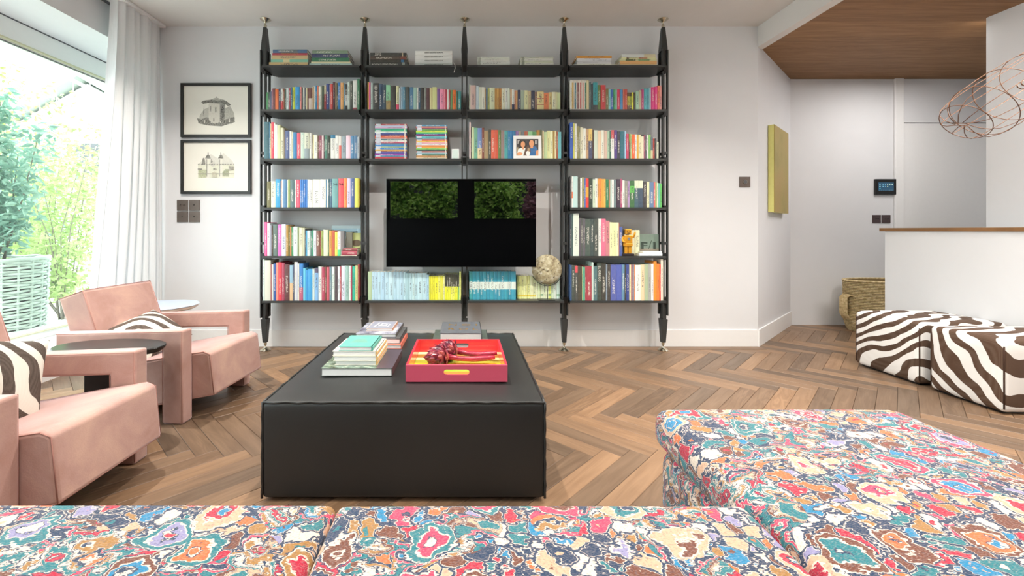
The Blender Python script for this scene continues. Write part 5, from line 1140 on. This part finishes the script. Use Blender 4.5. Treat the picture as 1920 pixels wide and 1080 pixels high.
def ct(b, S_):
    k = [0]
    def p(pts, c): k[0] += 1; b.add([(x * S_, .0118 - .0001 * k[0], z * S_) for x, z in pts], [tuple(range(len(pts)))], hx(c))
    p([(-33, 6), (-10, 24), (4, 16), (14, 26), (30, 12), (33, 6)], 'CFCCC2'); p([(-34, -20), (-34, 4), (34, 4), (34, -20)], 'D6D6C2')
    p([(-33, -20), (-33, -6), (-18, -5), (-18, -20)], 'A6AC88'); p([(6, -17), (17, -4), (24, -4), (24, -18)], '8C9272')
    for x in (-18, 6): p([(x, -20), (x, 16), (x + 6, 16), (x + 6, -20)], 'DAD8CC'); p([(x, -18), (x, 14), (x + 1.4, 14), (x + 1.4, -18)], '77756C'); p([(x - 2.5, 16), (x + 8, 16), (x + 6, 21), (x + 3, 24), (x, 21)], '4A4842'); p([(x + 2, 22), (x + 4, 22), (x + 3.4, 28), (x + 2.6, 28)], '4A4842')
    p(ell(-6, 6, 5, 5, 12), 'C4C1B6'); p([(-27, 4), (-25, 16), (-22, 18), (-20, 6)], '6A6862'); p([(-10, 8), (-8.5, 16), (-6, 9)], '6A6862')
    for i in range(23): x = -34 + i * 3; p([(x, 4), (x + 1.7, 4), (x + 1.7, 5.6), (x, 5.6)], '5A5852')
    for i in range(3): p([(-5 + i * 2.2, -6), (-3.8 + i * 2.2, -6), (-3.8 + i * 2.2, -2), (-5 + i * 2.2, -2)], '4A4842')
    p([(-34, -5), (-34, -3), (-26, -3), (-26, -5)], '5A5852'); p([(24, -6), (24, 2), (33, 1), (33, -6)], '8A877C'); p([(-8, -19), (-7, -11), (-3, -8), (1, -11), (2, -19)], 'B8B49E'); p([(-34, -12), (34, -12), (34, -12.6), (-34, -12.6)], '8A877C')
picture('black-framed engraving of a domed pavilion with arches, the upper one', 341, 472, 157, 258, pv)
picture('black-framed engraving of a walled gate with two towers, the lower one', 341, 472, 263, 364, ct)

def plate(label, x0, x1, y0, y1, Y, name, m, cat, par=None, dots=(), group=None):
    X0, _, Z1 = P(x0, y0, Y); X1, _, Z0 = P(x1, y1, Y); cx, cz = (X0 + X1) / 2, (Z0 + Z1) / 2
    t = thing(name, label, cat, (cx, Y, cz), 0, group)
    b = MB(); b.box(-(X1 - X0) / 2, (X1 - X0) / 2, -.008, -.0002, -(Z1 - Z0) / 2, (Z1 - Z0) / 2); b.obj('plate', m, t, bevel=.001)
    for du_ in dots: b = MB(); b.tube([(du_ - .004, -.008, .0), (du_ + .004, -.016, .005)], .0035, 6); b.obj('toggle', M['frame_black'], t)
    return t
G4 = 'bronze switch plates beside the engravings'
plate('bronze switch plate with two toggles, upper left of the four under the engravings', 332.5, 353, 375, 395, YW, 'light_switch', M['bronze'], 'light switch', dots=(-.016, .016), group=G4)
plate('bronze switch plate with one toggle, upper right of the four under the engravings', 355, 375, 375, 395, YW, 'light_switch', M['bronze'], 'light switch', dots=(0,), group=G4)
plate('bronze switch plate with one toggle, lower left of the four under the engravings', 332.5, 353, 396.5, 416.5, YW, 'light_switch', M['bronze'], 'light switch', dots=(0,), group=G4)
plate('bronze switch plate with one toggle, lower right of the four under the engravings', 355, 375, 396.5, 416.5, YW, 'light_switch', M['bronze'], 'light switch', dots=(0,), group=G4)
t = plate('square bronze plate with a round thermostat dial right of the bookcase', 1386, 1406, 331.5, 351, YW, 'thermostat', M['bronze'], 'thermostat')
b = MB(); b.lathe([(0, .014), (.018, .014), (.021, .008), (.021, .0)], 28, mat=Matrix.Rotation(R(90), 4, 'X')); b.obj('dial', M['steel'], t)
b = MB(); b.lathe([(0, .0148), (.015, .0148), (.015, .013)], 24, mat=Matrix.Rotation(R(90), 4, 'X')); b.obj('dial_face', M['gasket_and_shade'], t)
Y2 = 4.725
M['switch2'] = simple('dark_bronze_plate', '57494A', .4, metal=.4)
plate('dark square switch plate left of its twin by the corridor door', 1635, 1650.5, 403, 418, Y2, 'light_switch', M['switch2'], 'light switch', dots=(-.012, .012), group='switch plates by the corridor door')
plate('dark square switch plate next to the door jamb in the corridor', 1652.5, 1668.5, 403, 418, Y2, 'light_switch', M['switch2'], 'light switch', dots=(-.012, .012), group='switch plates by the corridor door')
X0, _, Z1 = P(1638, 336, Y2); X1, _, Z0 = P(1676.5, 365, Y2)
t = thing('control_panel', 'black wall-mounted touch screen panel beside the corridor door', 'control panel', ((X0 + X1) / 2, Y2, (Z0 + Z1) / 2))
b = MB(); W_, H_ = (X1 - X0) / 2, (Z1 - Z0) / 2; b.box(-W_, W_, -.025, -.0002, -H_, H_); b.obj('housing', M['black'], t, bevel=.003)
e_ = NT('lit_screen'); e_.set(Base_Color=(0, 0, 0, 1), Roughness=.2); a = e_.n('Attribute', attribute_name='Col'); e_.l(a.outputs['Color'], e_.b.inputs['Emission Color']); e_.b.inputs['Emission Strength'].default_value = 0.9; M['screen'] = e_.m
b = MB(); b.box(-W_ * .74, W_ * .74, -.0256, -.025, -H_ * .52, H_ * .56, hx('2A5068'))
for (u, v, c) in ((-.6, .3, 'B8F0F8'), (-.6, .02, 'D0FFFF'), (-.6, -.26, '60E0F0'), (-.3, .28, '80B8D0'), (-.3, .02, '90C8E0'), (-.08, .28, '70B0D0'), (-.08, .02, '70A8C8'), (.14, .3, 'E0F0E8'), (.14, .02, 'D0D8B0'), (.36, .3, 'D8F8D0'), (.58, .3, 'E8FFF0')):
    b.box((u - .045) * W_, (u + .045) * W_, -.0260, -.0256, (v - .05) * H_, (v + .07) * H_, hx(c))
for k in range(7): b.box((-.66 + k * .2) * W_, (-.60 + k * .2) * W_, -.0260, -.0256, -.48 * H_, -.42 * H_, hx('7898A8'))
b.obj('screen', M['screen'], t)

# golden canvas on the diagonal wall
def goldm():
    t = NT('gold_leaf_canvas'); tc = t.n('TexCoord'); n1 = t.n('TexNoise', i_Vector=tc.outputs['Object'], i_Scale=2.2, i_Detail=3.0); n2 = t.n('TexNoise', i_Vector=tc.outputs['Object'], i_Scale=40.0, i_Detail=3.0)
    t.set(Base_Color=t.mix(t.math('MULTIPLY', n2.outputs[0], .3), t.ramp(n1.outputs[0], [(.35, hx('9A8A34')), (.5, hx('B09A48')), (.65, hx('B8964C'))]), hx('8C8238')), Roughness=.42, Metallic=.35); return t.m
M['gold'] = goldm(); M['goldside'] = simple('pale_yellow_edge', 'DEDA84', .4)
t = thing('gold_canvas', 'gold monochrome canvas with pale yellow edges on the diagonal wall', 'painting', dpt(.62, 0.004, 1.595))
t.rotation_euler = (0, 0, math.atan2(du.y, du.x))
b = MB(); b.box(-.288, .288, -.048, -.044, -.405, .405); b.obj('painted_face', M['gold'], t); b = MB(); b.box(-.288, .288, -.0439, 0, -.405, .405); b.obj('stretcher', M['goldside'], t)

# ================================================================ STRAW BASKET
def straw():
    t = NT('seagrass'); tc = t.n('TexCoord'); n1 = t.n('TexNoise', i_Vector=tc.outputs['Object'], i_Scale=45.0, i_Detail=3.0)
    t.set(Base_Color=t.ramp(n1.outputs[0], [(.3, hx('B09A6C')), (.5, hx('D0B88A')), (.7, hx('E4D2A8'))]), Roughness=.8); return t.m
M['straw'] = straw(); M['strawd'] = simple('dark_seagrass_core', '7E6840', .9)  # second tone is a darker core for the basket lining
bx0 = thing('straw_basket', 'oval woven seagrass basket with side handle on the floor by the parapet', 'basket', (4.26, 4.46, 0))
def bprof(z): q = min(1, z / .10); return .36 * (.86 + .14 * q ** .6) + .010 * (z / .5)
n = 72; b = MB()
NR = 34; hgt = .512
for r_ in range(NR):
    z = hgt * (r_ + .5) / NR; a0 = bprof(z); N2 = 150
    pts = []
    for k in range(N2):
        th = 2 * math.pi * k / N2; ww = .0035 * (1 if (k + r_) % 2 else -1) * (1 if r_ not in (11, 23) else .3); r1 = a0 + ww
        pts.append((r1 * math.cos(th), r1 * .50 * math.sin(th), z))
    b.tube(pts, .0078, 4, closed=True)
o = b.obj('weave', M['straw'], bx0, smooth=True); o['kind'] = 'stuff'
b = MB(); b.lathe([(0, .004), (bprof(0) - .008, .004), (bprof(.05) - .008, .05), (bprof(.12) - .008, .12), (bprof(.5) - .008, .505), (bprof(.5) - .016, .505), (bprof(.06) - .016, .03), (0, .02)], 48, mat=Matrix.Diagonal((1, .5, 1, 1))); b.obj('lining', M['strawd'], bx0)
b = MB(); b.tube([((bprof(.5) + .004) * math.cos(2 * math.pi * k / 60), (bprof(.5) + .004) * .5 * math.sin(2 * math.pi * k / 60), hgt) for k in range(60)], .011, 6, closed=True); b.obj('rim', M['straw'], bx0, smooth=True)
b = MB()
for k in range(5): b.tube([(-.345, -.05 + .018 * k, .355), (-.385, -.05 + .018 * k, .365), (-.412, -.05 + .018 * k, .34), (-.414, -.05 + .018 * k, .18), (-.385, -.05 + .018 * k, .13), (-.345, -.05 + .018 * k, .125)], .011, 6)
b.obj('side_handle', M['straw'], bx0, smooth=True)

# ================================================================ WIRE PENDANT LAMP
M['wire'] = simple('rusted_wire', '6A4630', .5, metal=.5, noise=.15)
YL = 2.0; sl = YL / F
c0 = Vector(((1770 - 872) * sl, YL, HC - (192 - 432) * sl)); dl = Vector((.847, 0, .53)).normalized(); pp = Vector((.53, 0, -.847)).normalized(); dd = Vector((0, 1, 0))
lamp = thing('wire_pendant_lamp', 'cage-like rusted wire lamp shade hanging at the right edge', 'lamp', tuple(c0 + pp * 52 * sl))
def wp(al, rad, th):   # al along the axis in px, rad 0..1 of 52 px
    q = pp * (52 * (1 - rad * math.cos(th)) - 52) + dl * (al + 13 * (1 - math.cos(th)) * (1 - rad) * 0) + dd * (52 * rad * math.sin(th))
    return q * sl if False else (pp * (-52 * rad * math.cos(th)) + dl * (al) + dd * (52 * rad * math.sin(th))) * sl
prf = [(-2, .12), (-1, .45), (6, .70), (18, .86), (44, .97), (90, 1.02), (150, 1.0), (215, .92), (270, .72), (300, .42)]
def skew(al, th): return al + (0 if al > 60 else (1 - math.cos(th)) * 7 * (60 - al) / 60)
for k in range(10):
    th = 2 * math.pi * k / 10 + .2
    b = MB(); b.tube([wp(skew(al, th), r, th) for al, r in prf], .0016, 5); b.obj('rib', M['wire'], lamp, smooth=True)
for al, r in ((-2, .12), (8, .74), (52, .985), (110, 1.02), (170, .98), (232, .88), (285, .58)):
    b = MB(); b.tube([wp(skew(al, 2 * math.pi * k / 36), r, 2 * math.pi * k / 36) for k in range(36)], .0016, 5, closed=True); b.obj('ring', M['wire'], lamp, smooth=True)
b = MB(); b.tube([wp(140 + k * 1.2, .16, k * .8) for k in range(26)], .0022, 5); b.obj('bulb_coil', M['wire'], lamp, smooth=True)
b = MB(); q = wp(230, .9, 0); b.tube([q, (q[0], q[1], ZW - lamp.location.z)], .003, 6); b.obj('cord', M['black'], lamp)
b = MB(); b.lathe([(0, .03), (.016, .024), (.024, 0), (.018, -.022), (.010, -.035), (0, -.035)], 16, mat=Matrix.Translation(wp(175, .1, 0))); 
e_ = NT('frosted_bulb'); e_.set(Base_Color=(1, .9, .8, 1)); e_.b.inputs['Emission Color'].default_value = (1, .75, .5, 1); e_.b.inputs['Emission Strength'].default_value = 4; b.obj('bulb', e_.m, lamp, smooth=True)

# ================================================================ GARDEN
M['terrace'] = simple('pale_terrace_stone', 'D8D6D0', .7, noise=.03, scale=4); M['gwall'] = simple('white_garden_wall', 'F0F0EE', .8)
b = MB(); b.box(-16, -3.46, -9, 14, -.15, 0.02); b.box(-16, 9, -14, -2.36, -.15, 0.02); struct(b.obj('terrace', M['terrace']))
b = MB(); b.box(-12.3, -12.0, -9, 14, 0.02, .95); tag(b.obj('garden_wall', M['gwall']), 'low white garden wall beyond the plants outside', 'wall', kind='structure')
def leafm(name, a, b_, c_):
    t = NT(name); tc = t.n('TexCoord'); n1 = t.n('TexNoise', i_Vector=tc.outputs['Object'], i_Scale=7.0, i_Detail=3.0); col_ = t.ramp(n1.outputs[0], [(.35, hx(a)), (.5, hx(b_)), (.66, hx(c_))])
    t.set(Base_Color=col_, Roughness=.45); tl = t.n('BsdfTranslucent', i_0=col_); m_ = t.n('MixShader', i_0=.35, i_1=t.b.outputs[0], i_2=tl.outputs[0]); t.l(m_.outputs[0], t.out.inputs[0]); return t.m
M['olive'] = leafm('haze_paled_grey_green_leaf', '6E9A88', '92BAA6', 'B8D4C2'); M['lime'] = leafm('haze_paled_green_leaf', '8CA858', 'B4C880', 'D2DCA8'); M['dgreen'] = leafm('garden_tree_leaf', '3E7020', '90B848', 'C8E080'); M['plum'] = leafm('purple_tree_leaf', '6A4252', '94626E', 'B88A8C')  # first two leaf tones paled, putting outdoor haze into the colour
M['bark'] = simple('grey_bark', '7E7464', .8, noise=.15); M['cane'] = simple('glow_paled_cane', 'CCD6CC', .6, noise=.14, scale=14); M['soil'] = simple('soil', '3E3428', .9)  # cane colour lightened to carry the outdoor glow
def leaves(b, rr, c, rad, n, L, W_, droop=.3, shell=.35):
    for _ in range(n):
        d = Vector((rr.gauss(0, 1), rr.gauss(0, 1), rr.gauss(0, 1))).normalized(); p = Vector(c) + Vector((d.x * rad[0], d.y * rad[1], d.z * rad[2])) * (rr.random() ** shell)
        a = Vector((rr.gauss(0, 1), rr.gauss(0, 1), rr.gauss(-droop, .6))).normalized(); s_ = a.cross(Vector((rr.gauss(0, 1), rr.gauss(0, 1), rr.gauss(0, 1)))).normalized(); n_ = a.cross(s_) * .12 * L; l_ = L * rr.uniform(.7, 1.2); w_ = W_ * rr.uniform(.8, 1.2)
        b.add([p, p + a * l_ * .4 + s_ * w_ / 2 + n_, p + a * l_, p + a * l_ * .4 - s_ * w_ / 2 + n_], [(0, 1, 2, 3)])
# wicker planter with shrub
pt = thing('potted_shrub', 'grey-green leafy shrub in a big pale wicker planter outside the window', 'potted plant', (-3.93, 3.62, .02)); R0 = .352
b = MB()
for r_ in range(32):
    z = .018 + r_ * .0233; N2 = 88; rad = R0 * (.93 + .07 * z / .75)
    pts = [((rad + .009 * math.cos(2 * math.pi * 11 * k / N2 + math.pi * (r_ % 2) + .3 * math.sin(r_))) * math.cos(2 * math.pi * k / N2), (rad + .009 * math.cos(2 * math.pi * 11 * k / N2 + math.pi * (r_ % 2) + .3 * math.sin(r_))) * math.sin(2 * math.pi * k / N2), z + .004 * math.sin(k * .31 + r_ * 1.7)) for k in range(N2)]
    b.tube(pts, .0105, 6, closed=True)
o = b.obj('cane_weave', M['cane'], pt, smooth=True); o['kind'] = 'stuff'
for k in range(22):
    th = 2 * math.pi * k / 22; b = MB(); b.tube([(R0 * .93 * math.cos(th), R0 * .93 * math.sin(th), 0), (R0 * math.cos(th), R0 * math.sin(th), .76)], .009, 5); b.obj('stake', M['cane'], pt)
b = MB(); b.tube([((R0 + .004) * math.cos(2 * math.pi * k / 60), (R0 + .004) * math.sin(2 * math.pi * k / 60), .765 + .006 * math.sin(k)) for k in range(60)], .016, 6, closed=True); b.obj('rim', M['cane'], pt, smooth=True)
b = MB(); b.lathe([(0, .01), (R0 * .9, .01), (R0 * .95, .70), (0, .70)], 32); b.obj('soil', M['soil'], pt)
rr = random.Random(5); b = MB(); lf = MB()
for k in range(22):
    th = rr.uniform(0, 6.28); tip = Vector((math.cos(th) * rr.uniform(.05, .42), math.sin(th) * rr.uniform(.05, .42), rr.uniform(1.15, 2.15))); base = Vector((math.cos(th) * .08, math.sin(th) * .08, .68))
    mid = base.lerp(tip, .5) + Vector((rr.gauss(0, .04), rr.gauss(0, .04), .05)); b.tube([base, mid, tip], [.009, .006, .003], 5)
    for q in range(6): leaves(lf, rr, mid.lerp(tip, q / 5) if q else mid, (.13, .13, .13), 26, .080, .036)
for k in range(9): leaves(lf, rr, (rr.uniform(-.2, .2), rr.uniform(-.2, .2), rr.uniform(.75, 1.1)), (.2, .2, .15), 34, .080, .036)
b.obj('branches', M['bark'], pt, smooth=True); o = lf.obj('foliage', M['olive'], pt); o['kind'] = 'stuff'
# lime green climbing bushes further out
def bush(label, loc, hgt, wd, n, m, L, W_, seed, name='garden_shrub', z0=.3, stems=7):
    t = thing(name, label, 'shrub' if 'shrub' in name else 'tree', loc); r2 = random.Random(seed); b = MB(); lf = MB()
    for k in range(stems):
        tip = Vector((r2.gauss(0, wd * .5), r2.gauss(0, wd * .5), hgt * r2.uniform(.6, 1))); md = tip * .5 + Vector((r2.gauss(0, .1), r2.gauss(0, .1), .05)); b.tube([(r2.gauss(0, .04), r2.gauss(0, .04), 0), md, tip], [.008, .005, .002], 5)
        for q in range(5): leaves(lf, r2, (md * .45).lerp(tip, q / 4), (wd * .32, wd * .32, hgt * .10), n // (stems * 5), L, W_)
    b.obj('stems', M['bark'], t, smooth=True); o = lf.obj('foliage', m, t); o['kind'] = 'stuff'; return t
bush('bright yellow-green shrub with thin arching stems just outside, beside the curtain', (-4.55, 4.95, .02), 2.0, .62, 4200, M['lime'], .075, .035, 3, stems=14)
bush('tall airy yellow-green shrub behind the wicker planter', (-5.5, 5.6, .02), 3.6, .85, 4600, M['lime'], .075, .04, 8)
bush('grey-green shrub farther out behind the planter', (-8.4, 8.8, .02), 3.2, 1.1, 4200, M['olive'], .09, .045, 9)
b = MB(); r3 = random.Random(12)
t = thing('trellis', 'row of thin vertical steel cables outside the window', 'trellis', (-5.9, 7.3, 0))
for k in range(9): x = -1.2 + k * .28; b = MB(); b.tube([(x, .0, .02), (x, .0, 4.2)], .005, 5); b.obj('cable', M['white'], t)
b = MB(); b.tube([(-1.6, .0, 4.0), (1.6, .0, 2.4)], .03, 6); b.obj('cable_rail', M['gwall'], t)
hs = thing('neighbour_house', 'pale gabled neighbour house seen faintly through the garden', 'building', (-9.5, 11, 0))
b = MB(); b.prism([[(-2, 0), (2, 0), (2, 3.6), (0, 4.7), (-2, 3.6)]], 1, 0, 3); b.obj('wall', M['gwall'], hs)
b = MB(); b.prism([[(-2.3, 3.5), (0, 4.8), (2.3, 3.5), (2.3, 3.65), (0, 4.95), (-2.3, 3.65)]], 1, -.3, 3.2); b.obj('roof', simple('weathered_roof', '9AA39A', .8), hs)
b = MB(); b.box(-.5, .4, -.03, .02, 2.3, 3.2); b.obj('window', M['gasket_and_shade'], hs)
# trees behind the camera, seen only mirrored in the television
def tree(label, loc, m, seed, rad, n):
    t = thing('garden_tree', label, 'tree', loc); r2 = random.Random(seed); b = MB(); b.tube([(0, 0, 0), (.05, 0, 1.0), (0, .05, 1.6)], [.10, .08, .05], 8); b.obj('trunk', M['bark'], t)
    lf = MB()
    for k in range(18): leaves(lf, r2, (r2.uniform(-rad, rad) * .75, r2.uniform(-.3, .3), r2.uniform(1.0, 2.7)), (rad * .4, .35, .4), n // 18, .16, .08, shell=.5)
    o = lf.obj('foliage', m, t); o['kind'] = 'stuff'
tree('leafy green tree mirrored in the left half of the television', (-1.35, -4.7, .02), M['dgreen'], 1, 1.15, 7000)
tree('green tree mirrored in the middle of the television', (.75, -4.7, .02), M['dgreen'], 2, .75, 4200)
tree('purple-leaved tree mirrored in the right half of the television', (2.25, -4.9, .02), M['plum'], 3, .6, 3600)
hd_ = MB(); r2 = random.Random(6)
for k in range(60): leaves(hd_, r2, (-4.5 + k * .15, -7, r2.uniform(.3, 3.2)), (.5, .3, .6), 110, .16, .09)
hb = thing('backing_hedge', 'added tall dark hedge behind the trees, darkening the television reflection', 'hedge', (0, 0, 0)); b = MB(); b.box(-4.6, 4.6, -7.5, -7.0, 0.02, 3.4); b.obj('dark_backing', M['rear'], hb); o = hd_.obj('foliage', M['dgreen'], hb); o['kind'] = 'stuff'  # hedge and its dark box added to darken the mirrored background
